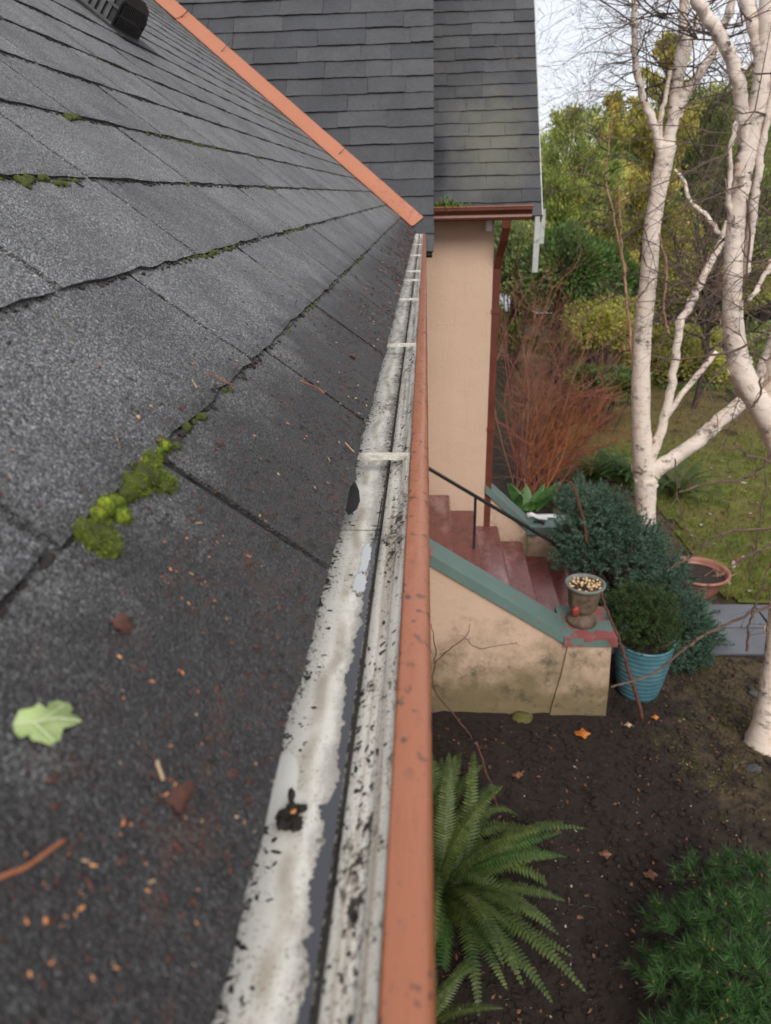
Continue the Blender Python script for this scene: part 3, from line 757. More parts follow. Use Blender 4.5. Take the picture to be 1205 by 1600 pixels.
b = B(); b.box((q[0]-.034, 7.19, q[2]+.045), (q[0]+.034, 7.298, q[2]+.055)); b.build('mount', M['white'], lt)

# ------------------------------------------------------------------ front steps
st = thing('front_steps', 'worn red front steps between stucco side walls with green caps', 'steps', (.9, 6.3, GZ))
XR = [.24+.275*k for k in range(6)]; ZT = [-3.05-.19*k for k in range(6)]
for k in range(6):
    x0 = XR[k]-.275 if k else -.4
    b = B()
    rr = .014
    prof = [(x0, GZ-.1), (XR[k], GZ-.1), (XR[k], ZT[k]-.045), (XR[k]+.022, ZT[k]-.04), (XR[k]+.026, ZT[k]-.018), (XR[k]+.012, ZT[k]-.003), (x0, ZT[k])]
    b.prism(prof, 'y', 5.44, 7.298-.001*k); b.build('tread', M['step'], st)
b = B()
cap_z = lambda x: -2.69 - (x-.04)*.655
def cheek(y0, y1, top):
    """slanted side wall with a hollow curved toe"""
    P = [(-.45, GZ-.15), (1.30, GZ-.15), (1.30, -3.6), (1.215, top(1.215)-.10), (-.45, top(-.45)-.10)]
    b = B(); b.prism(P, 'y', y0, y1); return b
cheek(5.2, 5.43, cap_z).build('side_wall', M['dirty'], st)
b = B(); P = [(-.45, cap_z(-.45)-.10), (1.225, cap_z(1.225)-.10), (1.225, cap_z(1.225)), (-.45, cap_z(-.45))]
b.prism(P, 'y', 5.165, 5.465); b.build('wall_cap', M['cap'], st)
b = B(); b.prism([(1.10, GZ-.2), (1.62, GZ-.2), (1.612, GZ+.3), (1.59, -3.56), (1.225, -3.56), (1.19, GZ+.45), (1.135, GZ+.12)], 'y', 5.172, 5.62); b.build('pier', M['dirty'], st)
b = B(); b.box((1.185, 5.15, -3.56), (1.635, 5.66, -3.468)); tag(b.build('pier_cap', M['cappeel'], st), label='square pier cap with green paint peeling to red')
capf = lambda x: -2.93 - (x-.66)*.96
b = B(); P = [(.0, GZ-.15), (1.15, GZ-.15), (1.15, capf(1.13)-.09), (.657, capf(.657)-.09), (.657, -2.9), (.0, -2.9)]
b.prism([(.657, GZ-.15), (1.155, GZ-.15), (1.155, capf(1.155)-.09), (.657, capf(.657)-.09)], 'y', 7.302, 7.54); b.build('side_wall', M['dirty'], st)
b = B(); b.prism([(.658, capf(.657)-.09), (1.16, capf(1.16)-.09), (1.16, capf(1.16)), (.658, capf(.657))], 'y', 7.27, 7.58); b.build('wall_cap', M['cap'], st)
b = B(); b.box((1.157, 7.29, GZ-.15), (1.62, 7.56, -3.52)); b.build('pier', M['dirty'], st)
b = B(); b.box((1.135, 7.25, -3.52), (1.68, 7.6, -3.425)); b.build('pier_cap', M['cap'], st)
# loose bracket on the far cap
q = np.array([1.28, 7.42, -3.42])
t = thing('loose_bracket', 'white curved bracket with dark handle lying on the far green pier cap', 'bracket', tuple(q))
b = B()
for dy in (0, .035, .07):
    b.tube([q + np.array([-.12, dy, .05]), q + np.array([-.07, dy, .062]), q + np.array([0, dy-.02, .035]), q + np.array([.10, dy-.03, .028])], .012, 6)
b.box(q + np.array([-.02, .05, .006]), q + np.array([.22, .12, .03])); b.build('curved_arm', M['white'], t, True)
b = B(); b.tube([q + np.array([-.06, -.06, .018]), q + np.array([.02, -.065, .02]), q + np.array([.06, -.08, .018])], [.012, .016, .013], 7); b.blob(q + np.array([.045, -.09, .015]), .018); b.build('handle', M['black'], t)

# handrail
yr = 6.37
hr = thing('handrail', 'thin black metal handrail running down the middle of the red steps', 'handrail', (.5, yr, -3.43))
a_, b2 = onY(660, 726, yr), onY(882, 858, yr)
a_ = a_ + (a_ - b2)*.3
b = B(); dirv = Vector(b2 - a_).normalized()
b.obox((a_+b2)/2, dirv, (0, 1, 0), dirv.cross(Vector((0, 1, 0))), np.linalg.norm(b2-a_)/2, .022, .012); b.build('rail', M['black'], hr)
top = onY(743, 778, yr); b = B(); b.box((top[0]-.013, yr-.013, -3.45), (top[0]+.013, yr+.013, top[2]+.0)); b.build('post', M['black'], hr)

# ------------------------------------------------------------------ roof vent
q, s_, y_ = on_roof(176, 47)
vt = thing('roof_vent', 'black plastic louvred roof vent low on the shingle slope', 'vent', tuple(q))
vo = near(s_, y_ + .0, .004); vl, vw, vh = .55, .25, .145
def vp(a, w, h): return vo + V*a + U*w + N*h
b = B(); b.add([vp(a, w, h) for h in (0, .006) for a, w in ((-.05, -.04), (-.05, vw+.05), (vl+.05, vw+.05), (vl+.05, -.04))], [(0,3,2,1),(4,5,6,7),(0,1,5,4),(1,2,6,5),(2,3,7,6),(3,0,4,7)])
b.build('flange', M['vent'], vt)
b = B()   # hood: rounded over the far and lower edge
prof = [(.0, .125*0), (.0, .085), (.03, .115), (.08, .125), (.16, .125), (.215, .108), (.24, .07), (.245, .0)]
k = len(prof)
b.add([vp(a, w, h*f_) for a, f_ in ((.012, .93), (.04, 1), (vl, 1)) for w, h in prof], [(i, i+1, k+i+1, k+i) for i in range(k-1)] + [(k+i, k+i+1, 2*k+i+1, 2*k+i) for i in range(k-1)] + [tuple(range(k))[::-1], tuple(range(2*k, 3*k))])
b.build('hood', M['vent'], vt)
for i in range(15):                                        # slots of the low end
    w = .022 + i*.0145; b = B()
    hmax = np.interp(w, [0, .03, .2, .245], [.06, .085, .085, .05])
    for h0, h1 in ((.012, hmax*.46), (hmax*.54, hmax)):
        b.add([vp(.011-.004, w, h0), vp(.011-.004, w+.006, h0), vp(.011-.004, w+.006, h1), vp(.011-.004, w, h1), vp(.02, w, h0), vp(.02, w+.006, h0), vp(.02, w+.006, h1), vp(.02, w, h1)],
              [(0,1,2,3),(0,4,5,1),(1,5,6,2),(2,6,7,3),(3,7,4,0)])
    b.build('slat', M['vent'], vt)
for i in range(22):                                        # louvres of the side towards the gutter's near end
    a = .03 + i*.022; b = B()
    b.add([vp(a, -.006, .012), vp(a+.012, -.006, .012), vp(a+.012, -.006, .105), vp(a, -.006, .105), vp(a, .004, .012), vp(a+.012, .004, .012), vp(a+.012, .004, .105), vp(a, .004, .105)],
          [(0,3,2,1),(0,1,5,4),(1,2,6,5),(2,3,7,6),(3,0,4,7)])
    b.build('louvre', M['ventsl'], vt)
b = B()
for h0 in (.004, .055, .105): b.add([vp(.01, -.008, h0), vp(vl, -.008, h0), vp(vl, -.008, h0+.008), vp(.01, -.008, h0+.008), vp(.01, .003, h0), vp(vl, .003, h0), vp(vl, .003, h0+.008), vp(.01, .003, h0+.008)], [(0,3,2,1),(0,1,5,4),(1,2,6,5),(2,3,7,6),(3,0,4,7)])
b.build('louvre_frame', M['ventsl'], vt)

# ------------------------------------------------------------------ plant helpers
def rdir(n): 
    v = rng.normal(size=(n, 3)); return v / np.linalg.norm(v, axis=1, keepdims=True)
def leaf_tris(P, size, up=0.0, narrow=.45, dirs=None):
    """one leaf-sized quad (as a kite) per point"""
    P = np.asarray(P, float); n = len(P)
    d = rdir(n) if dirs is None else dirs + .35*rdir(n)
    d[:, 2] += up; d /= np.linalg.norm(d, axis=1, keepdims=True)
    w = np.cross(d, rdir(n)); w /= np.linalg.norm(w, axis=1, keepdims=True) + 1e-9
    s = (size * rng.uniform(.6, 1.35, n))[:, None]
    return np.stack([P, P + d*s*.5 + w*s*narrow*.5, P + d*s, P + d*s*.5 - w*s*narrow*.5], 1)
def needle_tris(P, D, length, nl, k, w, spread=.9):
    """shoots: k needles along each shoot from P in direction D"""
    P, D = np.asarray(P, float), np.asarray(D, float); n = len(P)
    out = []
    for i in range(k):
        t = rng.uniform(.0, 1, (n, 1)); base = P + D*length*t
        d = D*(1-spread*.6) + rdir(n)*spread; d /= np.linalg.norm(d, axis=1, keepdims=True)
        sd_ = np.cross(d, rdir(n)); sd_ /= np.linalg.norm(sd_, axis=1, keepdims=True) + 1e-9
        L_ = nl*rng.uniform(.7, 1.2, (n, 1))
        out.append(np.stack([base - sd_*w/2, base + sd_*w/2, base + d*L_], 1))
    return np.concatenate(out)
def smooth_path(pts, sub=4):
    pts = [np.array(p, float) for p in pts]; out = []
    for i in range(len(pts)-1):
        p0, p1, p2, p3 = pts[max(i-1, 0)], pts[i], pts[i+1], pts[min(i+2, len(pts)-1)]
        for j in range(sub):
            t = j/sub
            out.append(.5*((2*p1) + (-p0+p2)*t + (2*p0-5*p1+4*p2-p3)*t*t + (-p0+3*p1-3*p2+p3)*t**3))
    out.append(pts[-1]); return out
def limb(b, px, Yd, sub=4, k=9, jit=.05, mi=0, kink=.0):
    """a limb traced at its own distance: px = [(x, y, width in photograph pixels, dY)]"""
    P = []
    for t in px:
        y = Yd + (t[3] if len(t) > 3 else 0); p = onY(t[0], t[1], y); q = proj(p)
        P.append(np.array([*p, t[2]*.43*q[2]/F]))
    S = smooth_path(P, sub)
    pts = [s[:3] + np.array([random.gauss(0, kink), random.gauss(0, kink), 0]) for s in S]
    b.tube(pts, [max(s[3], .002) for s in S], k, mi, True, jit)
    return S
def twig_tree(b, p, d, L_, r, depth, droop=.0, wig=.25, kmin=3, split=(2, 4), shrink=.62):
    p = Vector(p); d = Vector(d).normalized(); n = max(3, int(5*L_/.6)); pts = [p.copy()]; rad = [r]
    for i in range(n):
        d = (d + Vector((random.gauss(0, wig), random.gauss(0, wig), random.gauss(0, wig) - droop))*.5).normalized()
        p = p + d*(L_/n); pts.append(p.copy()); rad.append(r*(1-.75*(i+1)/n))
    b.tube(pts, rad, kmin + (1 if depth > 1 else 0), 0, False)
    if depth <= 0: return
    for _ in range(random.randint(*split)):
        i = random.randint(1, n); q = pts[i]
        nd = (pts[i]-pts[i-1]).normalized() + Vector((random.gauss(0, .6), random.gauss(0, .6), random.gauss(0, .6)))
        twig_tree(b, q, nd, L_*shrink*random.uniform(.7, 1.2), max(rad[i]*.7, .0015), depth-1, droop, wig, kmin, split, shrink)

# ------------------------------------------------------------------ birches
def bark_peels(b, S, n, size):
    for _ in range(n):
        i = random.randrange(1, len(S)-1); c, r = S[i][:3], S[i][3]
        ax = Vector(S[i+1][:3] - S[i-1][:3]).normalized(); a = random.uniform(0, 6.28)
        u = ax.orthogonal().normalized(); w = ax.cross(u)
        def at(a_, rr, h): return Vector(c) + (u*math.cos(a_) + w*math.sin(a_))*rr + ax*h
        h = random.uniform(.3, 1)*size; da = random.uniform(.25, .8); out = random.uniform(.003, .022)
        z0 = random.uniform(-.08, .08)
        b.add([at(a, r*1.0, z0), at(a, r*1.0, z0+h), at(a+da*.5, r*1.03, z0+h), at(a+da*.5, r*1.03, z0), at(a+da, r*1.04+out, z0+h*.8), at(a+da, r*1.04+out*.7, z0+h*.1)], [(0, 1, 2, 3), (3, 2, 4, 5)])
base1 = onZ(1010, 852)
bt = thing('birch_tree', 'multi-stemmed white birch rising straight behind the blue-green potted conifers', 'tree', tuple(base1))
YB = base1[1]
b = B(); flk = B(); tw = B()
S = limb(b, [(1011, 872, 44), (1010, 850, 38), (1009, 790, 36), (1009, 745, 42)], YB, 5, 12); bark_peels(flk, S, 14, .14)
S = limb(b, [(1009, 755, 40), (1004, 700, 36), (1002, 650, 32), (1002, 560, 32), (1007, 490, 31), (1013, 440, 30), (1019, 360, 29), (1028, 305, 29), (1036, 262, 31), (1044, 225, 30)], YB, 5, 12); bark_peels(flk, S, 30, .16)
b.build('trunk', M['bark'], bt, True)
BR1 = [
    [(1038, 252, 24), (1027, 212, 17), (1016, 180, 15), (1006, 155, 13), (996, 110, 12), (992, 70, 11), (992, 25, 11), (990, -40, 10)],
    [(1042, 238, 24), (1049, 200, 20), (1060, 168, 19), (1084, 128, 18), (1104, 98, 17), (1120, 70, 16), (1137, 25, 15), (1150, -30, 13)],
    [(1042, 232, 22), (1052, 185, 20), (1057, 140, 20), (1060, 105, 19), (1067, 62, 18), (1070, 0, 17), (1072, -50, 15)],
    [(1056, 160, 10), (1066, 110, 11), (1080, 65, 11), (1092, 20, 10), (1100, -30, 9)],
    [(1036, 262, 11), (1032, 190, 9), (1041, 150, 8), (1048, 110, 7)],
    [(1012, 735, 18), (1029, 684, 17), (1042, 640, 16), (1053, 585, 15), (1058, 545, 14), (1064, 505, 14), (1078, 478, 13), (1092, 448, 13), (1110, 412, 13), (1124, 385, 12), (1138, 345, 10)],
    [(1014, 744, 32), (1029, 731, 30), (1056, 714, 27), (1085, 693, 26), (1118, 665, 27), (1150, 636, 27), (1180, 605, 26), (1200, 560, 24), (1215, 520, 22)],
    [(1022, 690, 10), (1040, 655, 10), (1066, 615, 10), (1095, 580, 10), (1120, 550, 9)],
    [(996, 610, 6.1), (989, 570, 5.4), (986, 545, 5.4), (982, 500, 4.8), (978, 460, 4.8), (976, 425, 4.8), (968, 385, 4.1), (960, 340, 3.4), (950, 300, 3.4), (946, 270, 2.6), (952, 225, 2), (957, 190, 1.5)],
    [(976, 430, 3.4), (972, 380, 2.7), (968, 330, 2.7), (966, 290, 2.0)],
    [(1046, 522, 4.1), (1040, 500, 4.1), (1038, 470, 4.1), (1042, 430, 4.1), (1036, 390, 3.4), (1030, 365, 3.4)],
    [(1122, 365, 9), (1106, 338, 8), (1085, 322, 7), (1072, 302, 7), (1070, 285, 6), (1054, 265, 5)],
]
for i, px in enumerate(BR1):
    bb = B(); dy = random.uniform(-.25, .25)
    if i in (6,): dy = -.1
    S = limb(bb, [(x_, y_, w, dy*j/len(px)) for j, (x_, y_, w) in enumerate(px)], YB, 4, 9 if px[0][2] > 9 else 6, .06, 0, .006)
    link('branch', bb.mesh('branch', M['bark'] if i not in (8, 9, 10) else M['tan'], True), bt)
    if px[0][2] > 14: bark_peels(flk, S, 10, .12)
    for _ in range(9 if i in (0, 1, 2, 3, 4, 8) else 4):
        s_ = S[random.randrange(len(S)//3, len(S))]
        d = Vector((random.gauss(0, 1), random.gauss(0, .6), random.uniform(-.2, 1)))
        twig_tree(tw, s_[:3], d, random.uniform(.5, 1.1), .009, 3, .08, .35)
for px, py in ((994, 90), (992, 40), (996, 110), (1000, 135), (990, 10), (985, 240), (1005, 160), (960, 330)):      # fine spray against the sky, left of the stems
    p = onY(px, py, YB)
    for _ in range(3): twig_tree(tw, p, (-1, random.uniform(-.3, .3), random.uniform(-.35, .5)), random.uniform(.45, .8), .006, 3, .05, .3, 3, (2, 4), .66)
for px, py in ((1040, 30), (1120, 60), (1160, 40), (1090, 60), (1060, 20), (1150, 130), (1120, 160), (1190, 170), (1180, 300), (1100, 250)):
    p = onY(px, py, YB + random.uniform(-.5, .6))
    for _ in range(3): twig_tree(tw, p, (random.gauss(0, 1), random.uniform(-.3, .3), random.uniform(-.2, .8)), random.uniform(.6, 1.1), .010, 3, .02, .4, 3, (2, 4), .64)
tag(tw.build('twigs', M['twigd'], bt), kind='stuff')
tag(flk.build('peeling_bark', M['bark'], bt), kind='stuff')

base2 = onZ(1192, 1165)
bt2 = thing('birch_tree', 'leaning white birch at the right edge with its flared base in the garden bed', 'tree', tuple(base2))
Y2 = base2[1]
b = B(); flk = B(); tw = B()
S = limb(b, [(1186, 1200, 84), (1190, 1168, 66), (1196, 1130, 46), (1202, 1085, 38), (1214, 1010, 40), (1228, 900, 41), (1236, 800, 43), (1226, 720, 45), (1196, 645, 45), (1172, 608, 41), (1154, 565, 39), (1146, 510, 36), (1145, 450, 34), (1146, 400, 33), (1150, 350, 32), (1155, 300, 32), (1162, 262, 33), (1170, 228, 33), (1180, 185, 33), (1188, 145, 32), (1193, 105, 32), (1197, 60, 31), (1200, 0, 29), (1203, -60, 27)], Y2, 5, 14, .035); bark_peels(flk, S, 60, .10)
b.build('trunk', M['bark'], bt2, True)
BR2 = [
    [(1166, 250, 26), (1163, 210, 25), (1159, 160, 24), (1153, 125, 24), (1146, 98, 24), (1133, 70, 23), (1118, 45, 22), (1104, 25, 22), (1088, 0, 21), (1070, -30, 20)],
    [(1164, 430, 14), (1168, 395, 15), (1174, 350, 16), (1180, 312, 15), (1184, 275, 14), (1190, 230, 13), (1200, 180, 12), (1212, 120, 11)],
    [(1192, 100, 26), (1184, 60, 26), (1176, 28, 25), (1168, 0, 24), (1160, -40, 22)],
    [(1196, 640, 26), (1206, 590, 24), (1215, 545, 22), (1226, 480, 20)],
    [(1150, 360, 12), (1143, 330, 12), (1138, 305, 9), (1142, 270, 9), (1140, 230, 7), (1150, 190, 6)],
    [(1170, 470, 8), (1190, 440, 8), (1210, 405, 8), (1240, 380, 7)],
]
for i, px in enumerate(BR2):
    bb = B(); dy = random.uniform(-.2, .2)
    S = limb(bb, [(x_, y_, w, dy*j/len(px)) for j, (x_, y_, w) in enumerate(px)], Y2, 4, 9, .05, 0, .004)
    link('branch', bb.mesh('branch', M['bark'], True), bt2)
    bark_peels(flk, S, 10, .09)
    for _ in range(4):
        s_ = S[random.randrange(len(S)//3, len(S))]
        twig_tree(tw, s_[:3], (random.gauss(0, 1), random.gauss(0, .5), random.uniform(-.5, .8)), random.uniform(.4, .9), .006, 3, .06, .35)
TW = [
    [(954, 1074, 4), (1015, 1055, 4.5), (1060, 1022, 5), (1085, 1003, 5), (1115, 985, 5.5), (1146, 971, 5.5), (1180, 955, 6), (1215, 943, 6)],
    [(1043, 893, 3), (1060, 880, 3.5), (1076, 872, 4), (1109, 844, 4), (1130, 835, 4.5), (1156, 828, 5), (1215, 826, 5)],
    [(1062, 769, 4), (1085, 760, 4), (1109, 755, 4.5), (1130, 752, 5), (1152, 752, 5), (1172, 742, 5), (1190, 728, 5), (1215, 700, 5)],
    [(1140, 887, 3), (1165, 872, 4), (1190, 860, 4.5), (1215, 850, 5)],
    [(1168, 1018, 5), (1169, 985, 5), (1172, 970, 4), (1185, 935, 4), (1198, 895, 3), (1210, 870, 3)],
    [(1055, 717, 3), (1056, 745, 3), (1060, 790, 2.5), (1074, 830, 2), (1080, 860, 2)],
    [(1145, 690, 3), (1170, 712, 4), (1195, 718, 4), (1215, 730, 5)],
    [(1168, 235, 4), (1160, 290, 4.5), (1150, 335, 4.5), (1132, 372, 4), (1110, 400, 3), (1092, 420, 2.5)],
    [(1205, 515, 5), (1180, 530, 5), (1150, 548, 4.5), (1110, 555, 4), (1060, 562, 3), (1020, 556, 2)],
    [(1165, 300, 3.5), (1170, 345, 4), (1167, 420, 4), (1160, 470, 4), (1145, 510, 3.5), (1128, 545, 3)],
    [(1125, 465, 4), (1105, 450, 3.5), (1085, 432, 3.5), (1068, 405, 3), (1068, 375, 2.5)],
    [(1140, 560, 4), (1115, 590, 4), (1092, 620, 3.5), (1078, 655, 3)],
    [(1190, 590, 4), (1186, 625, 4), (1170, 640, 3), (1155, 650, 3)],
    [(1165, 905, 2.5), (1182, 860, 3), (1190, 790, 3), (1197, 740, 3)],
]
for px in TW:
    S = limb(tw, px, Y2 + random.uniform(-.35, .1), 4, 5, .1, 0, .006)
    for _ in range(random.randint(2, 5)):
        i = random.randrange(2, len(S)-2)
        twig_tree(tw, S[i][:3], (random.gauss(0, 1), random.gauss(0, .4), random.gauss(0, .8)), random.uniform(.12, .35), .0032, 1, .03, .4)
for _ in range(40):
    p = onY(random.uniform(1040, 1215), random.uniform(240, 620), Y2 + random.uniform(-.4, 1.2))
    twig_tree(tw, p, (random.gauss(0, 1), random.gauss(0, .4), random.gauss(0, .7)), random.uniform(.4, .8), .0045, 2, .06, .35)
tag(tw.build('twigs', M['twig'], bt2), kind='stuff')
tag(flk.build('peeling_bark', M['bark'], bt2), kind='stuff')

# ------------------------------------------------------------------ conifers and shrubs of the background
def conifer(label, px, py_top, Yd, half_w, m, n=26000, leaf=.085, name='conifer_tree', cat='tree', up=.55, shape=1.0, bottom=None, group=None, lean=0):
    top = onY(px, py_top, Yd); z0 = GZ + .1 if bottom is None else bottom
    H = top[2] - z0; base = np.array([top[0]-lean, Yd, z0])
    t = thing(name, label, cat, (base[0], base[1], GZ), group)
    b = B(); b.tube([base + (0, 0, -.2), base + np.array([lean*.4, 0, H*.5]), top], [.16, .1, .015], 8, 0, True, .1)
    nb = int(90*H/5); P, D = [], []
    tb = B()
    for i in range(nb):
        h = random.random()**.85; r = half_w*((1-h)**.62*1.0 if shape == 1 else math.sin(math.pi*min(1, .12+.88*(1-h)))**.7)*random.uniform(.55, 1.12) + .05
        a = random.uniform(0, 6.283); rise = random.uniform(.05, .5) + h*.6
        d = np.array([math.cos(a), math.sin(a), rise]); o = base + np.array([lean*h, 0, H*(.04+.95*h)])
        b.tube([o, o + d*r*.9], [.022*(1-h)+.006, .004], 4, 0, False)
        k = max(20, int(n/nb*(r/half_w+.15)*1.5)); tt = rng.uniform(.22, 1, (k, 1))**.7
        side = rng.normal(size=(k, 3))*np.array([.16, .16, .12])*r*(1.15-tt*.7) + rng.normal(size=(k, 3))*.05
        P.append(o + d*r*tt + side); D.append(np.tile(d/np.linalg.norm(d), (k, 1)))
    P = np.concatenate(P); D = np.concatenate(D)
    b.build('trunk', M['trunk'], t)
    D[:, 2] += up
    link('crown', tri_mesh('crown', leaf_tris(P, leaf, up*.4, .42, D), M[m], per=4), t); return t
conifer('yellow-green bushy conifer just right of the dark porch roof edge', 893, 212, 17, 1.15, 'con1', 42000, .085, shape=0)
conifer('low yellow-green conifer glimpsed below the porch gutter', 812, 300, 19, 1.3, 'con1', 26000, .09, shape=0)
conifer('tall golden-tipped conifer behind the straight white birch', 1048, 60, 20, 1.5, 'con2', 52000, .095)
conifer('slender dark-topped conifer left of the straight white birch', 962, 150, 18.5, .85, 'con2', 26000, .09)
conifer('broad olive conifer between the two birches', 1115, 185, 22, 1.7, 'con3', 46000, .1, shape=0)
conifer('golden green conifer behind the leaning birch top', 1190, 150, 24, 1.9, 'con2', 46000, .11, shape=0)
conifer('dim olive conifer far behind the golden one', 1010, 215, 27, 2.2, 'con3', 40000, .12, shape=0)
conifer('dim dark conifer beyond the right frame edge', 1262, 120, 23, 2.0, 'con3', 26000, .12, shape=0)

def bush(label, px, py, Yd, rx, ry, rz, m, n, leaf, name='shrub', cat='shrub', zc=None, stems=9, group=None, narrow=.5, up=.3, puffs=16, stem_m='twigd'):
    c = onY(px, py, Yd)
    t = thing(name, label, cat, (c[0], c[1], GZ), group)
    b = B(); P, D = [], []
    g0 = np.array([c[0], c[1], GZ - .05])
    for i in range(puffs):
        d = rdir(1)[0]; d[2] = abs(d[2])*.9 - .15
        o = c + d*np.array([rx, ry, rz])*random.uniform(.45, .9)
        s = random.uniform(.28, .5)
        k = n//puffs; q = rdir(k)*(rng.uniform(.25, 1, (k, 1))**.45)*np.array([rx, ry, rz])*s
        P.append(o + q); D.append(q/np.linalg.norm(q, axis=1, keepdims=True))
        if i < stems: b.tube(smooth_path([g0 + np.array([random.gauss(0, .08), random.gauss(0, .08), 0]), (g0+o)/2 + np.array([random.gauss(0, .1), 0, 0]), o], 3), [.02, .018, .016, .014, .012, .01, .006], 5, 0, False)
    b.build('stems', M[stem_m], t)
    P = np.concatenate(P); D = np.concatenate(D); ok = P[:, 2] > GZ + .02; P, D = P[ok], D[ok]
    link('foliage', tri_mesh('foliage', leaf_tris(P, leaf, up, narrow, D), M[m], per=4), t); return t
bush('dark glossy laurel mass under the yellow-green conifer', 895, 440, 15.5, 1.0, .9, 1.3, 'laurel', 26000, .09, puffs=26)
bush('second dark laurel to the right behind the tan birch stems', 955, 460, 16, .8, .8, 1.0, 'laurel', 16000, .09, puffs=20)
bush('olive yellow rounded shrub left of the birch trunk', 945, 520, 14.2, .75, .7, .75, 'olive', 15000, .075, puffs=20)
bush('low dark evergreen shrub below the olive yellow one', 945, 600, 13.6, .8, .6, .45, 'laurel', 12000, .07, puffs=16)
bush('dark hedge shrub at the lawn edge between birch stems', 1050, 560, 17.5, 1.3, .8, .9, 'olive', 22000, .09, puffs=26)
bush('moss-coloured shrub behind the thick birch limb', 1100, 470, 19, 1.6, .9, 1.3, 'olive', 24000, .1, puffs=26)
bush('dull green shrub behind the leaning birch', 1180, 560, 18.5, 1.5, .8, 1.0, 'con3', 22000, .1, puffs=26)
bush('dark low shrub along the far lawn edge', 1075, 625, 16.8, 1.6, .5, .4, 'laurel', 14000, .08, puffs=20)
bush('dark shrub at far right by the pale road', 1205, 430, 21, 1.2, .8, 1.2, 'con3', 16000, .1, puffs=20)
bush('dense bank of green under the porch gutter gap', 805, 420, 16.5, 1.0, .7, 1.2, 'con3', 22000, .085, puffs=24)
# wooded mass that closes the view behind the garden
P = []
for i in range(150):
    x_ = random.uniform(-14, 32); y_ = random.uniform(33, 40)
    c = np.array([x_, y_, GZ + random.uniform(.4, 2.6)]); k = 420
    P.append(c + rdir(k)*(rng.uniform(.3, 1, (k, 1))**.4)*np.array([1.6, 1.2, 1.5])*random.uniform(.5, 1.1))
tag(link('treeline', tri_mesh('treeline', leaf_tris(np.concatenate(P), .2, .3, .5), M['con3'], per=4)), kind='stuff')

# bare tree behind the birches
q = onY(1110, 470, 15); t = thing('bare_tree', 'leafless brown tree filling the gap between the two birches', 'tree', (q[0], 15, GZ))
b = B(); b.tube([(q[0], 15, GZ-.2), (q[0]+.1, 15, GZ+1.2), (q[0], 15.1, GZ+2.4)], [.06, .05, .045], 8); b.build('trunk', M['twigd'], t)
b = B()
for i in range(24):
    twig_tree(b, (q[0]+random.gauss(0, .05), 15, GZ+random.uniform(1.2, 2.6)), (random.gauss(0, .7), random.gauss(0, .5), random.uniform(.5, 1.2)), random.uniform(1.4, 2.4), .032, 3, .0, .3, 3, (3, 5), .6)
tag(b.build('branches', M['twigd'], t), kind='stuff')

# red twig dogwoods
def dogwood(label, px, py, Yd, h, spread, n, mats, lean=0, px_tilt=None):
    q = onZ(px, py); c = np.array([q[0], Yd, GZ])
    t = thing('dogwood_shrub', label, 'shrub', tuple(c))
    for mi, m in enumerate(mats):
        b = B()
        for i in range(n//len(mats)):
            a = random.uniform(0, 6.283); rr = abs(random.gauss(0, spread))
            tip = c + np.array([math.cos(a)*rr + lean*random.uniform(.3, 1), math.sin(a)*rr*.6, h*random.uniform(.55, 1.08)])
            o = c + np.array([random.gauss(0, .14), random.gauss(0, .14), -.03])
            mid = o*.5 + tip*.5 + np.array([random.gauss(0, .2), random.gauss(0, .15), .10*h])
            S = smooth_path([o, mid, tip], 4); b.tube(S, np.linspace(.011, .0025, len(S)), 4, 0, False)
            for _ in range(random.randint(8, 13)):
                k = random.randrange(2, len(S)); d = Vector(S[k]-S[k-1]).normalized() + Vector((random.gauss(0, .45), random.gauss(0, .35), random.gauss(.1, .35)))
                twig_tree(b, S[k], d, random.uniform(.3, .8), .0042, 1, -.02, .28, 3, (3, 5), .65)
        link('stems', b.mesh('stems', M[m]), t)
    return t
dogwood('tall bare red twig dogwood beside the stucco porch wall', 822, 752, 10.6, 2.8, .9, 44, ['dog3', 'dog4', 'dog1', 'dog4'])
dogwood('lower orange twig dogwood leaning towards the birch', 820, 745, 10.2, 1.3, .6, 30, ['dog1', 'dog2'], .5)
t = thing('dogwood_shrub', 'bright red whips arching out sideways in front of the dark shrub', 'shrub', tuple(onZ(845, 735)))
b = B(); o = onZ(845, 735); 
for i in range(22):
    tip = onY(random.uniform(905, 985), random.uniform(590, 625), 10.4 + random.uniform(-.3, .3)); mid = onY(random.uniform(868, 900), random.uniform(628, 665), 10.4)
    S = smooth_path([o + np.array([random.gauss(0, .08), 0, 0]), mid, tip], 5); b.tube(S, np.linspace(.011, .003, len(S)), 4, 0, False)
    twig_tree(b, S[6], Vector(S[7]-S[6]).normalized() + Vector((random.gauss(0, .3), 0, random.gauss(0, .3))), .4, .004, 1, 0, .2)
b.build('stems', M['dog1'], t)

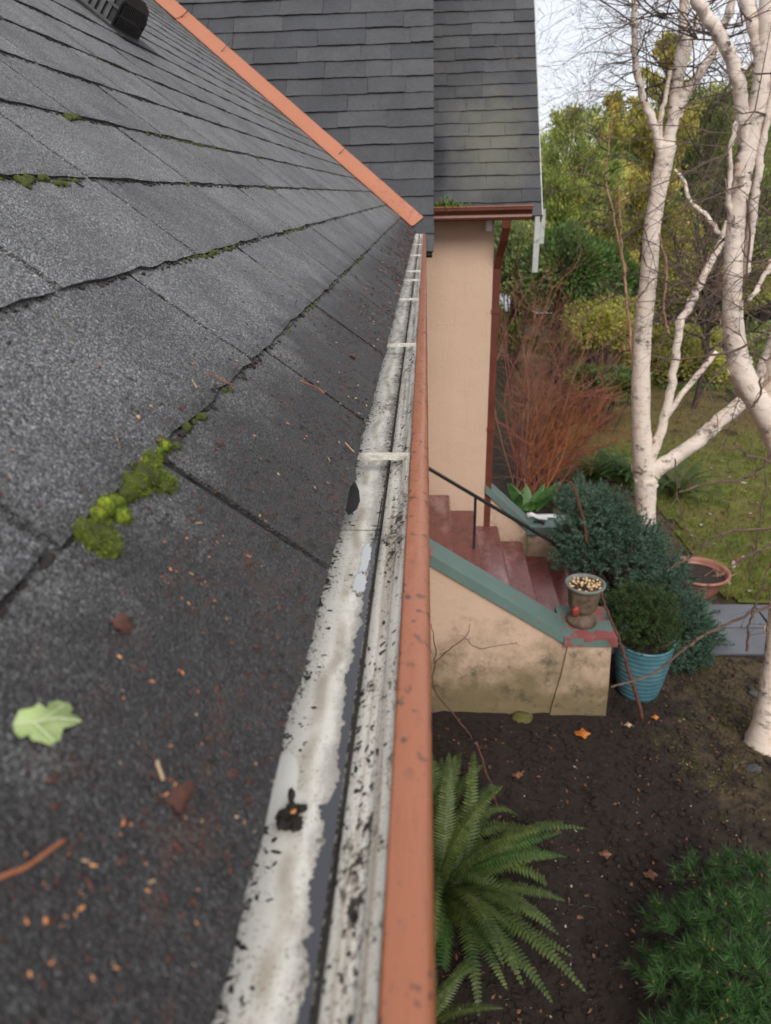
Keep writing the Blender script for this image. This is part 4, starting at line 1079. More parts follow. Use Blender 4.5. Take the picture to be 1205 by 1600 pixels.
# ------------------------------------------------------------------ ferns
def frond(base, az_, L_, lift, droop, w, m, parent, npair=34, tw_=0):
    d = np.array([math.cos(az_), math.sin(az_), 0]); sd_ = np.array([-math.sin(az_), math.cos(az_), 0])
    n = 14; pts = []; p = np.array(base, float); ang = lift
    for i in range(n+1):
        pts.append(p.copy()); p = p + (d*math.cos(ang) + np.array([0, 0, math.sin(ang)]) + sd_*tw_*.15)*L_/n; ang -= droop/n*(.6+.8*i/n)
    b = B(); b.tube(pts, np.linspace(.0042, .0012, n+1)*max(.6, L_), 4, 0, False)
    Vq = []
    for i in range(npair):
        t_ = .10 + .9*i/npair; f = t_*n; k = min(int(f), n-1); fr = f-k
        o = pts[k]*(1-fr) + pts[k+1]*fr; ax = pts[k+1]-pts[k]; ax /= np.linalg.norm(ax)
        nn = np.cross(ax, sd_); nn /= np.linalg.norm(nn); nn = nn if nn[2] > 0 else -nn
        wl = w*(min(1, t_*3.2+.25)*(1-t_)**.62*1.25)*random.uniform(.9, 1.08)
        if wl < .004: continue
        for s in (-1, 1):
            dd = sd_*s*.95 + ax*.34 - nn*random.uniform(.02, .3); dd /= np.linalg.norm(dd)
            hw_ = .30*L_/npair*1.25; a2 = ax - dd*(ax@dd); a2 /= np.linalg.norm(a2)
            Vq.append(o); j = len(b.v)
            b.add([o - a2*hw_*.8, o + dd*wl*.55 - a2*hw_*.85 - nn*.002, o + dd*wl, o + dd*wl*.5 + a2*hw_*.95, o + a2*hw_*1.1], [(0, 1, 3, 4), (1, 2, 3)])
    return link('frond', b.mesh('frond', M[m]), parent)
def fern(label, c, n, L_, m, lift=(.5, 1.2), w=.085, az0=0, az1=6.283, group=None, npair=34):
    t = thing('fern', label, 'fern', tuple(c), group)
    for i in range(n):
        a = az0 + (az1-az0)*(i+random.uniform(-.35, .35))/n
        frond(c + np.array([random.gauss(0, .03), random.gauss(0, .03), .02]), a, L_*random.uniform(.72, 1.12), random.uniform(*lift), random.uniform(.9, 1.9), w*random.uniform(.85, 1.15), m, t, npair, random.uniform(-1, 1))
    return t
c = onZ(688, 1395); ft = fern('large green sword fern on dark soil right below the gutter', c, 28, 1.12, 'fern', (.5, 1.4), .095, npair=42)
for i in range(44):
    frond(c + np.array([random.gauss(0, .06), random.gauss(0, .06), .02]), random.uniform(-2.2, 2.2), random.uniform(.5, 1.0), random.uniform(.05, .9), random.uniform(.6, 2.7), random.uniform(.07, .1), 'fern' if random.random() < .7 else 'fernd', ft, 36, random.uniform(-2.6, 2.6))
for i in range(18):
    frond(onZ(686, 1345) + np.array([random.gauss(0, .07), random.gauss(0, .09), .02]), random.uniform(-.7, 2.0), random.uniform(.7, 1.05), random.uniform(.4, 1.25), random.uniform(1.3, 2.6), random.uniform(.08, .105), 'fern', ft, 36, random.uniform(-2, 2))
c2 = onZ(700, 1590); fern('small sword fern at the bottom edge beside the gutter lip', c2 + np.array([-.12, -.08, 0]), 12, .6, 'fern', (.4, 1.2), .06)
for lab, px, py, L_, n in (('dark fern clump left of the birch foot', 925, 752, 1.0, 26), ('dark fern clump touching the birch trunk on its left', 978, 752, 1.0, 26), ('olive fern to the right of the birch trunk', 1055, 775, .95, 20), ('small bright fern behind the far stair wall cap', 862, 795, .55, 9)):
    c = onZ(px, py); fern(lab, c, n, L_, 'fernd' if 'dark' in lab else 'fern', (.5, 1.2), .09, npair=24)
# broad-leaved sprout behind the far wall
c = onZ(822, 800); t = thing('broad_leaf_plant', 'fresh green broad-leaved plant behind the far green stair wall cap', 'plant', tuple(c))
for i in range(8):
    a = i*.8; b = B(); L_ = random.uniform(.35, .6); d = np.array([math.cos(a)*.5, math.sin(a)*.3, 1.0]); d /= np.linalg.norm(d); s = np.array([1., .2, 0])*.075; o = c + np.array([random.gauss(0, .08), 0, 0])
    P = []
    for j in range(7):
        t_ = j/6; wv = math.sin(math.pi*min(1, t_*.95+.03))**.8; cc = o + d*L_*t_ + np.array([math.cos(a), math.sin(a), 0])*.12*t_*t_
        P += [cc - s*wv, cc + np.array([0, .012, 0]), cc + s*wv]
    b.add(P, [(3*j+k, 3*j+k+1, 3*j+k+4, 3*j+k+3) for j in range(6) for k in (0, 1)]); link('leaf', b.mesh('leaf', M['broad'], True), t)

# ------------------------------------------------------------------ blue-green conifers, pots, urn
def needle_bush(name, label, cat, base, lobes, m, nsh, L_, nl, k, w, spread=.85, group=None, buds=0, upw=.35, rmin=.35):
    t = thing(name, label, cat, tuple(base), group)
    b = B(); P, D = [], []
    tot = sum(l[1][0]*l[1][2] for l in lobes)
    for c, r in lobes:
        c = np.array(c, float); r = np.array(r, float)
        n = int(nsh*r[0]*r[2]/tot)
        d = rdir(n); d[:, 2] = np.where(d[:, 2] < -.35, -d[:, 2]*.6, d[:, 2])
        rad = rng.uniform(rmin, 1.12, (n, 1))**.5
        rad *= 1 + .16*np.sin(d[:, :1]*9 + d[:, 1:2]*7 + c[0]*5) 
        P.append(c + d*r*rad); dd = d + rdir(n)*.4; dd[:, 2] += upw; D.append(dd/np.linalg.norm(dd, axis=1, keepdims=True))
        for q in P[-1][::14]:
            b.tube([np.array(base) + (0, 0, .05), (np.array(base)+c)/2*.5 + c*.25 + (q-c)*.2 + np.array(base)*.25, q], [.014, .009, .003], 4, 0, False)
    P = np.concatenate(P); D = np.concatenate(D); ok = P[:, 2] > GZ+.03; P, D = P[ok], D[ok]
    b.build('stems', M['trunk'], t)
    link('foliage', tri_mesh('foliage', needle_tris(P - D*L_*.5, D, L_, nl, k, w, spread), M[m]), t)
    if buds:
        bb = B()
        for i in rng.choice(len(P), buds, replace=False): bb.blob(P[i] + D[i]*L_*.55, (.007, .007, .013), 0, .2, 6, 3)
        tag(link('buds', bb.mesh('buds', M['bud']), t), kind='stuff')
    return t
YS = 6.35
base = onZ(990, 1000); base = np.array([onY(985, 960, YS)[0], YS, GZ])
def pl(px, py, y=YS): return onY(px, py, y)
needle_bush('blue_spruce', 'tall bushy blue-green spruce behind the stone urn and turquoise pot', 'shrub', base,
    [(pl(915, 795), (.30, .3, .27)), (pl(900, 850), (.24, .3, .3)), (pl(925, 855), (.34, .34, .34)), (pl(975, 870), (.38, .34, .36)), (pl(985, 945), (.42, .36, .42)), (pl(945, 825, 6.3), (.34, .3, .34)), (pl(1005, 850), (.22, .24, .22)), (pl(890, 870), (.16, .2, .22))], 'spruce', 2300, .12, .036, 40, .0075, .7)
base = np.array([onY(1060, 960, YS)[0], YS + .1, GZ])
needle_bush('blue_spruce', 'lower spreading blue-green spruce between the turquoise pot and terracotta bowl', 'shrub', base,
    [(pl(1025, 905), (.32, .3, .32)), (pl(1058, 965), (.34, .34, .34)), (pl(1085, 1000), (.27, .3, .28)), (pl(1068, 1035, 6.0), (.22, .25, .2)), (pl(1050, 1005), (.34, .3, .3)), (pl(1080, 1030, 6.1), (.22, .25, .25)), (pl(1052, 1060, 5.9), (.16, .2, .2))], 'spruce', 1900, .12, .036, 40, .0075, .7)
# turquoise pot
pc = onZ(1003, 1100); pc = np.array([pc[0], pc[1]+.17, GZ])
pt = thing('turquoise_pot', 'ribbed turquoise glazed pot standing on soil beside the stair pier', 'pot', tuple(pc))
prof = [(.0, .0), (.165, .0), (.172, .015)]
Hp = .60
for i in range(73):
    z = .03 + (Hp-.06)*i/72; r = np.interp(z/Hp, [0, .25, .6, .9, 1], [.172, .205, .238, .252, .256]); prof.append((r + .0055*abs(math.sin(math.pi*i/6.55))**.8, z))
prof += [(.262, Hp-.02), (.266, Hp), (.25, Hp+.004), (.232, Hp-.01), (.228, Hp-.07), (.0, Hp-.07)]
b = B(); b.lathe(prof, pc, 44); b.build('vessel', M['pot'], pt, True)
b = B(); b.lathe([(.229, Hp-.062), (.15, Hp-.045), (.0, Hp-.04)], pc, 24, 0, lambda a, z: .01*math.sin(a*7)); b.build('soil', M['potsoil'], pt)
q = pl(1001, 955, pc[1])
needle_bush('pot_conifer', 'bright green dwarf conifer growing in the turquoise pot', 'shrub', pc + np.array([0, 0, Hp-.06]),
    [(q + np.array([-.07, 0, .02]), (.25, .22, .26)), (q + np.array([.10, .0, .0]), (.25, .22, .25)), (q + np.array([0, -.14, -.10]), (.30, .17, .20)), (q + np.array([.14, -.1, -.12]), (.2, .17, .17)), (pc + np.array([0, -.10, Hp+.03]), (.25, .15, .13))], 'potpine', 1000, .07, .026, 36, .0042, .85)
# terracotta bowl
bc = onZ(1095, 938); bc = np.array([bc[0], bc[1]+.2, GZ])
q = onY(1095, 896, bc[1]); hb2 = max(.28, q[2]-GZ)
bw = thing('terracotta_bowl', 'wide shallow terracotta bowl of bare soil standing on the lawn edge', 'pot', tuple(bc))
prof = [(0, 0), (.20, 0), (.215, .02), (.27, hb2*.45), (.31, hb2*.85), (.335, hb2*.93), (.352, hb2*.97), (.352, hb2), (.338, hb2+.012), (.315, hb2+.005), (.305, hb2-.02), (.295, hb2-.08), (0, hb2-.09)]
b = B(); b.lathe(prof, bc, 48); b.build('vessel', M['bowl'], bw, True)
b = B(); b.lathe([(.299, hb2-.065), (.18, hb2-.05), (0, hb2-.04)], bc, 30, 0, lambda a, z: .012*math.sin(a*5)); b.build('soil', M['potsoil'], bw)
b = B()
for i in range(9): twig_tree(b, bc + np.array([.2+random.gauss(0, .05), -.05, hb2-.05]), (random.gauss(0, 1), random.gauss(0, 1), .5), .16, .004, 0)
b.build('dead_sprig', M['tan'], bw)
# stone urn with fallen nuts
uc = np.array([onY(908, 975, 5.40)[0], 5.40, -3.468]); Hu = .40
ur = thing('stone_urn', 'small mossy stone urn filled with pale nuts on the stair pier', 'urn', tuple(uc))
prof = [(0, 0), (.125, 0), (.132, .02), (.128, .05), (.105, .075), (.075, .095), (.07, .11), (.085, .125), (.11, .15), (.125, .19), (.13, .25), (.138, .31), (.15, .36)]
b = B(); b.lathe(prof, uc, 40, 0, lambda a, z: (.035*math.cos(a*10) if .14 < z < .34 else 0)); b.build('vessel', M['urn'], ur, True)
b = B(); b.lathe([(.148, .355), (.170, .372), (.172, .39), (.160, .398), (.146, .39), (.142, .36), (.0, .35)], uc, 40); b.build('rim', M['urnrim'], ur, True)
b = B(); b.blob(uc + np.array([-.075, -.095, .17]), (.045, .02, .05), 0, .3, 9, 6); b.build('paint_patch', M['urnred'], ur, True)
b = B(); b.lathe([(.143, .355), (.08, .362), (0, .368)], uc, 20); b.build('soil', M['potsoil'], ur)
nb_ = B(); nb_.blob((0, 0, 0), (.017, .013, .012), 0, .08, 8, 5); nm = nb_.mesh('nut', M['nut'], True)
for i in range(40):
    a = random.uniform(0, 6.28); r_ = .135*math.sqrt(random.random()); p = uc + np.array([r_*math.cos(a), r_*math.sin(a), .366 + random.uniform(0, .018)])
    o = link('nut', nm, ur); o.matrix_parent_inverse = Matrix.Translation(-Vector(uc)); o.location = p; o.rotation_euler = (random.random()*6, random.random()*6, 0); s_ = random.uniform(.7, 1.2); o.scale = (s_, s_, s_)
b = B()
for i in range(70):
    a = random.uniform(0, 6.28); r_ = .14*math.sqrt(random.random()); chip(b, uc + np.array([r_*math.cos(a), r_*math.sin(a), .372]), .012, (0, 0, 1), 0, .5)
tag(b.build('husks', M['redbit'], ur), kind='stuff')

# mountain pine at the lower right
base = onZ(1150, 1560)
lob = []
for px, py, h_, r_ in ((1052, 1450, .16, .16), (1100, 1390, .22, .17), (1150, 1375, .30, .17), (1200, 1390, .34, .19), (1030, 1520, .14, .13), (1085, 1475, .34, .20), (1140, 1450, .44, .20), (1195, 1460, .48, .21), (1240, 1440, .4, .2),
                     (1070, 1560, .30, .19), (1125, 1540, .46, .22), (1185, 1550, .52, .22), (1240, 1540, .5, .2), (1060, 1640, .22, .18), (1110, 1620, .38, .2), (1170, 1630, .44, .2), (1230, 1630, .44, .2)):
    c = onZ(px, py, GZ + h_); lob.append((c, (r_*.92, r_*.92, r_*.72)))
needle_bush('mountain_pine', 'dense dark green mountain pine shrub at the bottom right', 'shrub', base, lob, 'mugo', 560, .075, .078, 50, .0036, .6, None, 110, .35, .72)

# bare stems in front of the steps
def bare_stems(label, lines, Yd, m, cat='shrub', name='sapling'):
    q = onY(lines[0][0][0], lines[0][0][1], Yd)
    t = thing(name, label, cat, tuple(q))
    for px in lines:
        b = B(); S = limb(b, px, Yd, 4, 6, .1, 0, .004)
        for _ in range(2):
            i = random.randrange(2, len(S)-1); twig_tree(b, S[i][:3], (random.gauss(0, 1), random.gauss(0, .3), random.gauss(.2, .5)), .10, .0022, 0)
        link('stem', b.mesh('stem', M[m], True), t)
bare_stems('reddish bare stem leaning across the turquoise pot', [[(1003, 1125, 7), (995, 1085, 7), (986, 1062, 7), (978, 1032, 6), (968, 1003, 6), (955, 970, 5), (944, 940, 4), (940, 925, 3)]], 5.0, 'stake')
bare_stems('dark leafless twig in front of the stained stair wall by the gutter', [[(770, 1225, 3.4), (752, 1185, 3.2), (734, 1149, 3.2), (706, 1112, 3), (678, 1078, 3), (679, 1040, 2.4), (680, 1008, 2.2), (674, 975, 1.6)], [(680, 1036, 2), (700, 1015, 2), (728, 995, 1.6), (734, 975, 1.3)], [(728, 998, 1.6), (745, 1012, 1.5), (775, 1010, 1.3), (810, 1004, 1)]], 4.85, 'stake')
bare_stems('brown stick lying across the fern towards the soil', [[(785, 1290, 4), (770, 1235, 4.5), (757, 1195, 4.5), (745, 1160, 4)]], 4.1, 'stake')
bare_stems('dark twig thrusting out of the blue-green spruce top', [[(918, 850, 6), (912, 815, 6), (905, 790, 5.5), (898, 765, 5), (890, 752, 4)]], 6.1, 'stake')

# ------------------------------------------------------------------ soil litter, stones, grass
cl = B()
for i in range(7000):
    x_ = random.uniform(-.1, 3.4); y_ = random.uniform(2.2, 6.1)
    if y_ > 5.1 and x_ < 1.7: continue
    r_ = random.choice((.006, .009, .013, .02, .03)); cl.blob((x_, y_, gh(x_, y_) + r_*.2), (r_, r_*.8, r_*.6), 0, .45, 5, 3)
tag(cl.build('soil_clods', M['soil']), kind='stuff')
lt_ = B()
for i in range(2200):
    x_ = random.uniform(-.1, 3.6); y_ = random.uniform(2.2, 6.1)
    if y_ > 5.1 and x_ < 1.75: continue
    mi = random.choices((0, 1, 2, 3), (4, 1.2, .12, 6))[0]
    r_ = random.choice((.004, .006, .009, .012)) if mi == 0 else random.choice((.003, .005, .008))
    chip(lt_, (x_, y_, gh(x_, y_)+.012), r_, (random.gauss(0, .3), random.gauss(0, .3), 1), mi, .35)
for i in range(120):
    x_ = random.uniform(-.1, 3.4); y_ = random.uniform(2.3, 5.6); a = random.uniform(0, 6.28); l_ = random.uniform(.03, .14)
    p = Vector((x_, y_, gh(x_, y_)+.014)); lt_.tube([p, p + Vector((math.cos(a)*l_*.5, math.sin(a)*l_*.5, .006)), p + Vector((math.cos(a+.2)*l_, math.sin(a+.2)*l_, .002))], .0018, 4, 3)
tag(lt_.build('leaf_litter', [M['litter1'], M['litter2'], M['orangeleaf'], M['twigd']]), kind='stuff')
def fallen_leaf(label, px, py, r_, m, name='fallen_leaf', group=None):
    q = onZ(px, py, GZ+.03); b = B(); q[2] = gh(q[0], q[1]) + .03
    pts = []
    for i in range(14):
        a = 6.283*i/14; rr = r_*(1+.3*math.cos(5*a))*random.uniform(.85, 1.1); pts.append(q + np.array([rr*math.cos(a), rr*.8*math.sin(a), .012*math.sin(a*2)]))
    pts.append(q); b.add(pts, [(i, (i+1) % 14, 14) for i in range(14)]); o = b.build(name, M[m]); tag(o, label, 'leaf', group); return o
fallen_leaf('bright orange fallen leaf cluster on soil below the stair pier', 908, 1149, .062, 'orangeleaf')
fallen_leaf('small yellow fallen leaf at the foot of the turquoise pot', 980, 1135, .035, 'straw')
fallen_leaf('single orange leaf on soil right of the turquoise pot', 1022, 1123, .035, 'orangeleaf')
fallen_leaf('rust brown leaf on bare soil left of the mountain pine', 1016, 1363, .045, 'litter1')
fallen_leaf('tan curled leaf on bare soil between fern and pine', 945, 1328, .04, 'litter1')
fallen_leaf('dull orange leaf on soil above the middle fern frond', 807, 1210, .04, 'litter1')
for lab, px, py, r_, m in (('flat mossy stone under the stair wall edge', 817, 1124, .10, 'mossstone'), ('dark grey stone half sunk before the birch foot', 1178, 1204, .07, 'stone'), ('pale flat stone above the birch foot', 1180, 1085, .06, 'stone')):
    q = onZ(px, py); b = B(); b.blob((q[0], q[1], gh(q[0], q[1])+r_*.1), (r_, r_*.8, r_*.35), 0, .2, 12, 7); tag(b.build('garden_stone' if 'stone' in lab else 'moss_hummock', M[m], None, True), lab, 'stone' if 'stone' in lab else 'moss')
P = []
xs_ = rng.uniform(2.4, 13, 60000); ys_ = 7.2 + 13*rng.uniform(0, 1, 60000)**1.5
for x_, y_ in zip(xs_, ys_):
    if x_ > lawn_edge(y_)-.08 and x_ < .62*y_+1 : P.append((x_, y_, gh(x_, y_)+.02))
P = np.array(P); D = rdir(len(P))*.7; D[:, 2] = 1
gt = leaf_tris(P, .075, .5, .16, D)
ll = B()
for i in range(420):
    y_ = 7.3 + 11*random.random()**1.3; x_ = random.uniform(lawn_edge(y_), .6*y_+.6)
    chip(ll, (x_, y_, gh(x_, y_)+.05), random.choice((.012, .018, .028)), (random.gauss(0, .3), random.gauss(0, .3), 1), random.choice((0, 0, 0, 1)), .3)
tag(ll.build('lawn_leaves', [M['litter1'], M['litter2'], M['orangeleaf']]), kind='stuff')
tag(link('grass', tri_mesh('grass', gt, M['lawn'], per=4)), kind='stuff')
P = []
for i in range(14000):
    x_ = random.uniform(1.2, 5.2); y_ = random.uniform(3.3, 6.15)
    if mnoise.noise(Vector((x_*1.6, y_*1.6, 7))) + (y_-5.0)*.16 + (x_-2.4)*.12 > .10: P.append((x_, y_, gh(x_, y_)))
P = np.array(P); D = rdir(len(P)); D[:, 2] = abs(D[:, 2])*.6
tag(link('thatch', tri_mesh('thatch', leaf_tris(P, .045, .1, .12, D), M['thatch'], per=4)), kind='stuff')

# ------------------------------------------------------------------ utility pole with its wire
q = onY(888, 165, 40); up_ = thing('utility_pole', 'thin wooden utility pole standing far behind the conifers', 'pole', (q[0], 40, GZ))
b = B(); b.tube([(q[0], 40, GZ), (q[0], 40, q[2])], [.15, .11], 8); b.build('post', M['pole'], up_)
b = B(); b.box((q[0]-.7, 39.95, q[2]-.75), (q[0]+.7, 40.05, q[2]-.63)); b.build('crossarm', M['pole'], up_)
b = B(); e0, e1 = onY(700, 235, 44), onY(1060, 120, 38)
b.tube(smooth_path([e0, (e0+np.array([q[0], 40, q[2]-.6]))/2 + np.array([0, 0, -.35]), np.array([q[0], 40, q[2]-.6]), (e1+np.array([q[0], 40, q[2]-.6]))/2 + np.array([0, 0, -.3]), e1], 6), .018, 4, 0, False); b.build('wire', M['black'], up_)

# ------------------------------------------------------------------ moss, seeds, leaf and debris on the near roof
def moss_clump(b, q, r, squash=.7, blades=500, mi=(0, 1), axes=(U, V, N)):
    q = np.array(q, float); ax = np.array(axes)
    b.blob(q + ax[2]*r*.15, (r*.82, r*.75, r*squash*.8), mi[1], .18, 12, 7, axes)
    for _ in range(blades):
        d = rdir(1)[0]; d[2] = abs(d[2]); lump = 1 + .16*math.sin(d[0]*8 + q[1]*400) + .12*math.sin(d[1]*11 + q[1]*900)
        p = d*np.array([r, r*.9, r*squash])*lump*random.uniform(.72, 1.0); dd = d + rdir(1)[0]*.6; dd /= np.linalg.norm(dd); w = np.cross(dd, rdir(1)[0]); w *= r*.024/np.linalg.norm(w)
        l_ = r*random.uniform(.08, .20); P = [q + (p-w)@ax, q + (p+w)@ax, q + (p+dd*l_)@ax]
        b.add(P, [(0, 1, 2)], mi[0] if random.random() < .75 else mi[1])
for lab, parts, m in (
    ('bright green rounded moss cushion, the lowest on the shingle seam', [(146, 848, .0125), (128, 838, .009), (165, 862, .0085)], ('moss', 'mossd')),
    ('dark olive moss clumps above the bright lowest cushion', [(160, 800, .0085), (178, 792, .007), (150, 812, .007), (186, 812, .007)], ('mossd', 'moss')),
    ('lumpy yellow-green moss cushion, largest on the shingle seam', [(225, 752, .0135), (205, 765, .010), (232, 728, .009), (250, 762, .0095), (262, 758, .006), (196, 778, .007)], ('moss', 'mossd')),
    ('small moss tuft under a brown leaf bit on the seam', [(250, 702, .0075), (245, 712, .005)], ('mossd', 'moss'))):
    q0 = on_roof(*parts[0][:2])[0]
    t = thing('moss_clump', lab, 'moss', tuple(q0)); b = B()
    for px, py, r_ in parts: moss_clump(b, on_roof(px, py)[0] + N*.002, r_, .85, 1500)
    b.build('cushion', [M[m[0]], M[m[1]]], t)
ms = B(); gr = B()
for k in range(1, 17):
    s = k*E; y = -.2
    while y < yv(s):
        lod = max(.25, 1 - y/5)
        dens = .5 + .5*mnoise.noise(Vector((y*3.2, k*3.7, 1)))
        q = near(s - .002, y, .0015)
        if seen(q, 10):
            if random.random() < .75: gr.blob(q + V*random.gauss(-.001, .002), (random.uniform(.002, .007), random.uniform(.0015, .0035), random.uniform(.001, .003)), 0, .45, 5, 3, (U, V, N))
            if dens > .58 and random.random() < (.65 if k in (2, 3, 4) else .35): moss_clump(ms, q + V*random.gauss(-.002, .0015), random.uniform(.002, .0055)*(1.25 if dens > .7 else 1), .75, int(34*lod)+8)
        y += random.uniform(.006, .014) if y < 2.5 else random.uniform(.015, .04)
for px, py, r_, n in ((35, 287, .010, 6), (120, 185, .010, 8), (355, 385, .007, 6), (378, 577, .004, 3), (438, 520, .005, 5), (300, 285, .006, 6), (100, 290, .006, 5), (470, 478, .005, 5), (500, 450, .005, 5), (40, 420, .004, 3), (95, 497, .003, 4), (110, 508, .003, 4)):
    for _ in range(n):
        moss_clump(ms, on_roof(px + random.gauss(0, 9), py + random.gauss(0, 3))[0] + N*.001, r_*random.uniform(.5, 1), .7, 90)
for k, a in cut_points:                                      # grime in the slots between tabs
    for _ in range(5):
        q = near(k*E + random.uniform(0, E), a + random.gauss(0, .0015), .0012)
        if seen(q) and a < 3: gr.blob(q, (random.uniform(.001, .0022), random.uniform(.003, .008), .0012), 0, .5, 5, 3, (U, V, N))
tag(ms.build('seam_moss', [M['moss'], M['mossd']]), kind='stuff')
tag(gr.build('seam_grime', M['dirt']), kind='stuff')
# pale green leaf
q, s_, y_ = on_roof(74, 1131, .004)
b = B(); out = [(-.52, 0), (-.5, .12), (-.36, .2), (-.24, .13), (-.12, .2), (0, .34), (.17, .40), (.27, .30), (.22, .17), (.36, .16), (.52, .06), (.50, -.05), (.36, -.10), (.20, -.12), (.26, -.24), (.20, -.36), (.02, -.36), (-.12, -.26), (-.2, -.2), (-.32, -.30), (-.48, -.24), (-.54, -.10)]
LP = [(55,345),(75,300),(130,295),(150,275),(190,300),(195,270),(240,252),(290,262),(305,285),(290,310),(325,325),(340,345),(300,370),(255,380),(250,420),(210,440),(170,425),(130,420),(120,395),(80,415),(60,390)]
lq = [on_roof(x_/2.667, 1000 + y_/2.667, .004)[0] for x_, y_ in LP]
ctr = sum(lq)/len(lq); n = len(lq)
def lift(p): d_ = np.linalg.norm(p - ctr); return p + N*(.0012*math.sin(d_*160) + .0012*math.sin(p[1]*300))
def lp(x_, y_): return lift(on_roof(x_/2.667, 1000 + y_/2.667, .0048)[0])
P = [lift(p) for p in lq] + [lift(ctr + (p-ctr)*.5) for p in lq] + [ctr + N*.001]
b.add(P, [(i, (i+1) % n, n+(i+1) % n, n+i) for i in range(n)] + [(n+i, n+(i+1) % n, 2*n) for i in range(n)])
lf = thing('green_leaf', 'single pale green lobed leaf lying on the lowest shingle course', 'leaf', tuple(q))
b.build('blade', M['leaf'], lf, True)
b = B(); b.tube([lp(60, 350), lp(140, 345), lp(230, 335), lp(330, 345)], .00035, 4); b.tube([lp(160, 343), lp(265, 275)], .00028, 4); b.tube([lp(140, 345), lp(225, 420)], .00028, 4); b.build('vein', M['vein'], lf)
# orange seed husks
sb_ = B(); sb_.blob((0, 0, 0), (.0021, .0014, .0009), 0, .12, 8, 4); sb_.add([(0.0012, -.0009, .0003), (.0036, -.0014, .0006), (.0040, .0010, .0004), (.0012, .0010, .0003)], [(0, 1, 2, 3)])
sm_ = [sb_.mesh('seed_husk', M['seed'], True)]
spts = [(182, 1030), (205, 1047), (231, 1071), (188, 1098), (273, 1055), (280, 1060), (303, 1090), (211, 1169), (258, 1174), (308, 1172), (243, 1252), (250, 1252), (265, 1236), (273, 1271), (184, 1297), (197, 1297), (181, 1313), (136, 1361), (219, 1360), (34, 1343), (62, 1388), (68, 1395), (101, 1343), (117, 1430), (88, 1455), (94, 1442), (297, 1403), (370, 1297), (219, 1402), (110, 1440), (294, 1454), (63, 1445), (170, 1523), (70, 1515), (38, 1530), (135, 1540), (35, 1450), (118, 1403), (295, 15), (263, 893), (255, 912), (250, 905), (260, 915), (272, 897), (312, 868), (345, 843), (355, 855), (322, 875), (330, 945), (310, 918), (280, 940), (290, 948), (385, 877), (403, 892), (383, 875), (410, 820), (402, 812), (255, 850), (290, 845), (316, 915), (348, 975), (312, 995), (182, 1032), (200, 1045), (258, 660), (177, 697), (297, 575), (302, 585), (274, 684), (395, 683), (467, 557), (490, 558), (405, 720), (520, 465), (570, 460), (447, 665), (434, 633), (430, 690), (415, 608), (355, 455), (520, 500)]
for px, py in spts:
    if py < 100: continue
    q, s_, y_ = on_roof(px, py, .0022)
    h = .0065*(1 - (s_ % E)/E) if s_ > 0 else .006
    o = link('seed_husk', sm_[0]); o.location = q + N*h; Rm = Matrix((U, V, N)).transposed() @ Matrix.Rotation(random.uniform(0, 6.28), 3, 'Z') @ Matrix.Rotation(random.gauss(0, .3), 3, 'X')
    o.rotation_euler = Rm.to_euler(); sc_ = random.uniform(.16, .42)*(1.0 if py > 800 else 1.25); o.scale = (sc_,)*3
    tag(o, 'tiny orange seed husk lying on the grey shingles of the near roof', 'seed', 'orange seed husks scattered over the near roof')
# loose flakes near the eave
db_ = B()
def drop(px_s, y, r_, mi):
    q = near(px_s, y, .0008 + .0065*(1 - (px_s % E)/E)); 
    chip(db_, q, r_, N + rdir(1)[0]*.35, mi, .4)
for i in range(11000):
    y = .08 + 5.3*random.random()**1.25
    s = abs(random.gauss(0, .055 + .02*(y < 1.2))) + .002
    if s > .4: continue
    cl_ = mnoise.noise(Vector((y*7, s*14, 2)))
    if cl_ < random.uniform(-.55, .35) : continue
    mi = random.choices((0, 1, 2), (6, 4, .35))[0]
    drop(s, y, random.choice((.0005, .0008, .0012, .0017))*min(1.75, .42 + .55*y), mi)
for i in range(2600):
    y = .08 + 1.6*random.random()**1.3; s = random.uniform(.0, .30)*random.random()**.5
    if mnoise.noise(Vector((y*11, s*16, 8))) < random.uniform(-.3, .3): continue
    drop(s, y, random.choice((.0005, .0009, .0014)), random.choices((0, 1, 2), (5, 3, 1))[0])
tag(db_.build('roof_debris', [M['redbit'], M['dirt'], M['straw']]), kind='stuff')
def stick(name, label, pxs, r_, m, cat='twig', h=.004):
    P = [on_roof(px, py, h)[0] + N*.005 for px, py in pxs]; b = B(); b.tube(smooth_path(P, 4), r_, 6, 0, True, .12)
    tag(b.build(name, M[m], None, True), label, cat)
stick('rusty_stalk', 'curved rust-brown stalk lying at the lower left of the roof', [(-30, 1392), (0, 1380), (30, 1368), (60, 1347), (90, 1325)], .0009, 'twigred')
stick('straw_stick', 'short straw-coloured stick on the shingles near the gutter', [(236, 1200), (240, 1214), (246, 1230)], .0008, 'straw')
stick('straw_stick', 'thin pale splinter above the second shingle seam', [(295, 600), (303, 614)], .0006, 'straw')
stick('pine_needle', 'pale brown needle beside the first hanger under the eave', [(535, 697), (543, 706), (549, 712)], .0007, 'straw')
stick('twig', 'reddish twig lying across the shingles above the gutter middle', [(464, 600), (478, 606), (492, 611), (503, 620)], .0009, 'twigred')
stick('twig', 'fine twig lying over the seam at the moss line', [(318, 590), (335, 596), (352, 606), (362, 607)], .0007, 'twigred')
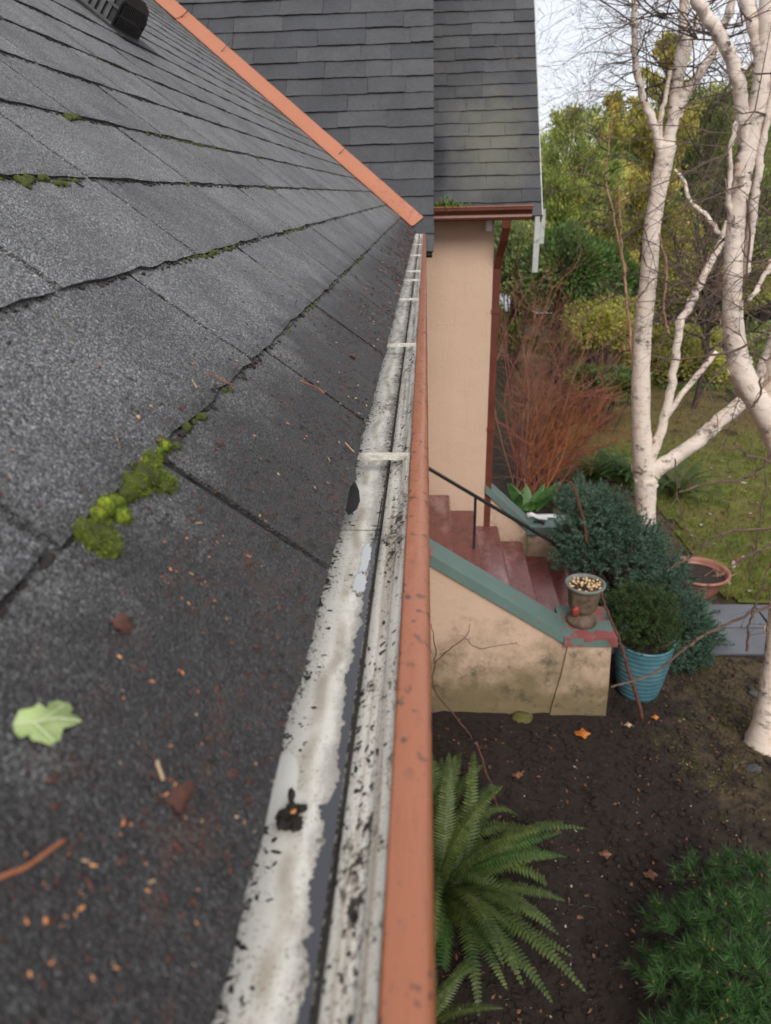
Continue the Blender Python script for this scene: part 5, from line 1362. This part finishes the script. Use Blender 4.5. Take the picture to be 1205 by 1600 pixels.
def flake(label, px, py, w, m, name='brown_leaf'):
    q = on_roof(px, py, .006)[0]; b = B(); pts = []
    for i in range(12):
        a = 6.283*i/12; rr = w*(.85+.5*mnoise.noise(Vector((math.cos(a)*1.3, math.sin(a)*1.3, px))))*random.uniform(.82, 1.15); pts.append(q + U*rr*math.cos(a) + V*rr*.65*math.sin(a) + N*.25*w*math.cos(2*a))
    pts.append(q + N*w*.2); b.add(pts, [(i, (i+1) % 12, 12) for i in range(12)]); tag(b.build(name, M[m], None, True), label, 'leaf')
flake('dark brown leaf scrap on the lowest course right of the straw stick', 282, 1248, .009, 'redbit')
flake('dull brown leaf scrap resting on the small moss tuft', 252, 690, .0065, 'redbit')
flake('torn brown leaf scrap just above the seam and tuft', 285, 638, .006, 'redbit')
flake('reddish leaf scrap on the middle of the first course', 345, 692, .006, 'redbit')
flake('dark leaf scrap left of the gutter below the seeds', 190, 975, .008, 'redbit')
flake('blackened leaf scrap at the seam by the fine twig', 335, 608, .008, 'dirt')
flake('dark red leaf scrap near the shingle edge in mid distance', 552, 557, .012, 'redbit')
# weeds growing at the left end of the porch gutter
t = thing('gutter_weed', 'small green weeds sprouting from the left end of the porch gutter', 'weed', (.2, 6.98, -.12))
P = []
for i in range(340):
    x_ = .07 + abs(random.gauss(.13, .09)); P.append((x_, 6.98+random.gauss(0, .02), -.118 + abs(random.gauss(0, .03))*(1.2 if .12 < x_ < .28 else .5)))
link('foliage', tri_mesh('foliage', leaf_tris(np.array(P), .03, .5, .5), M['laurel'], per=4), t)
link('stems', tri_mesh('stems', leaf_tris(np.array(P[:40]) - (0, 0, .02), .06, 1.2, .06), M['mossd'], per=4), t)
for lab, px, py, s_ in (('dark dead stalk sprouting above the orange flashing, lowest', 535, 237, .09), ('dead stalk sprouting at the middle of the orange flashing', 352, 78, .12), ('dead stalk crossing the flashing seam at the top', 290, 25, .16)):
    d_ = ray(px, py); t_ = (NA @ (np.array([0, Y0, -HS]) - 0) ) / (NA @ d_); q = d_*t_
    b = B(); b.tube([q - NA*0 + np.array([-s_*.5, -.03, -s_*.35]), q + np.array([0, -.045, 0]), q + np.array([s_*.5, -.05, s_*.38])], [.003, .0025, .001], 5); tag(b.build('dead_stalk', M['twigd']), lab, 'stalk')
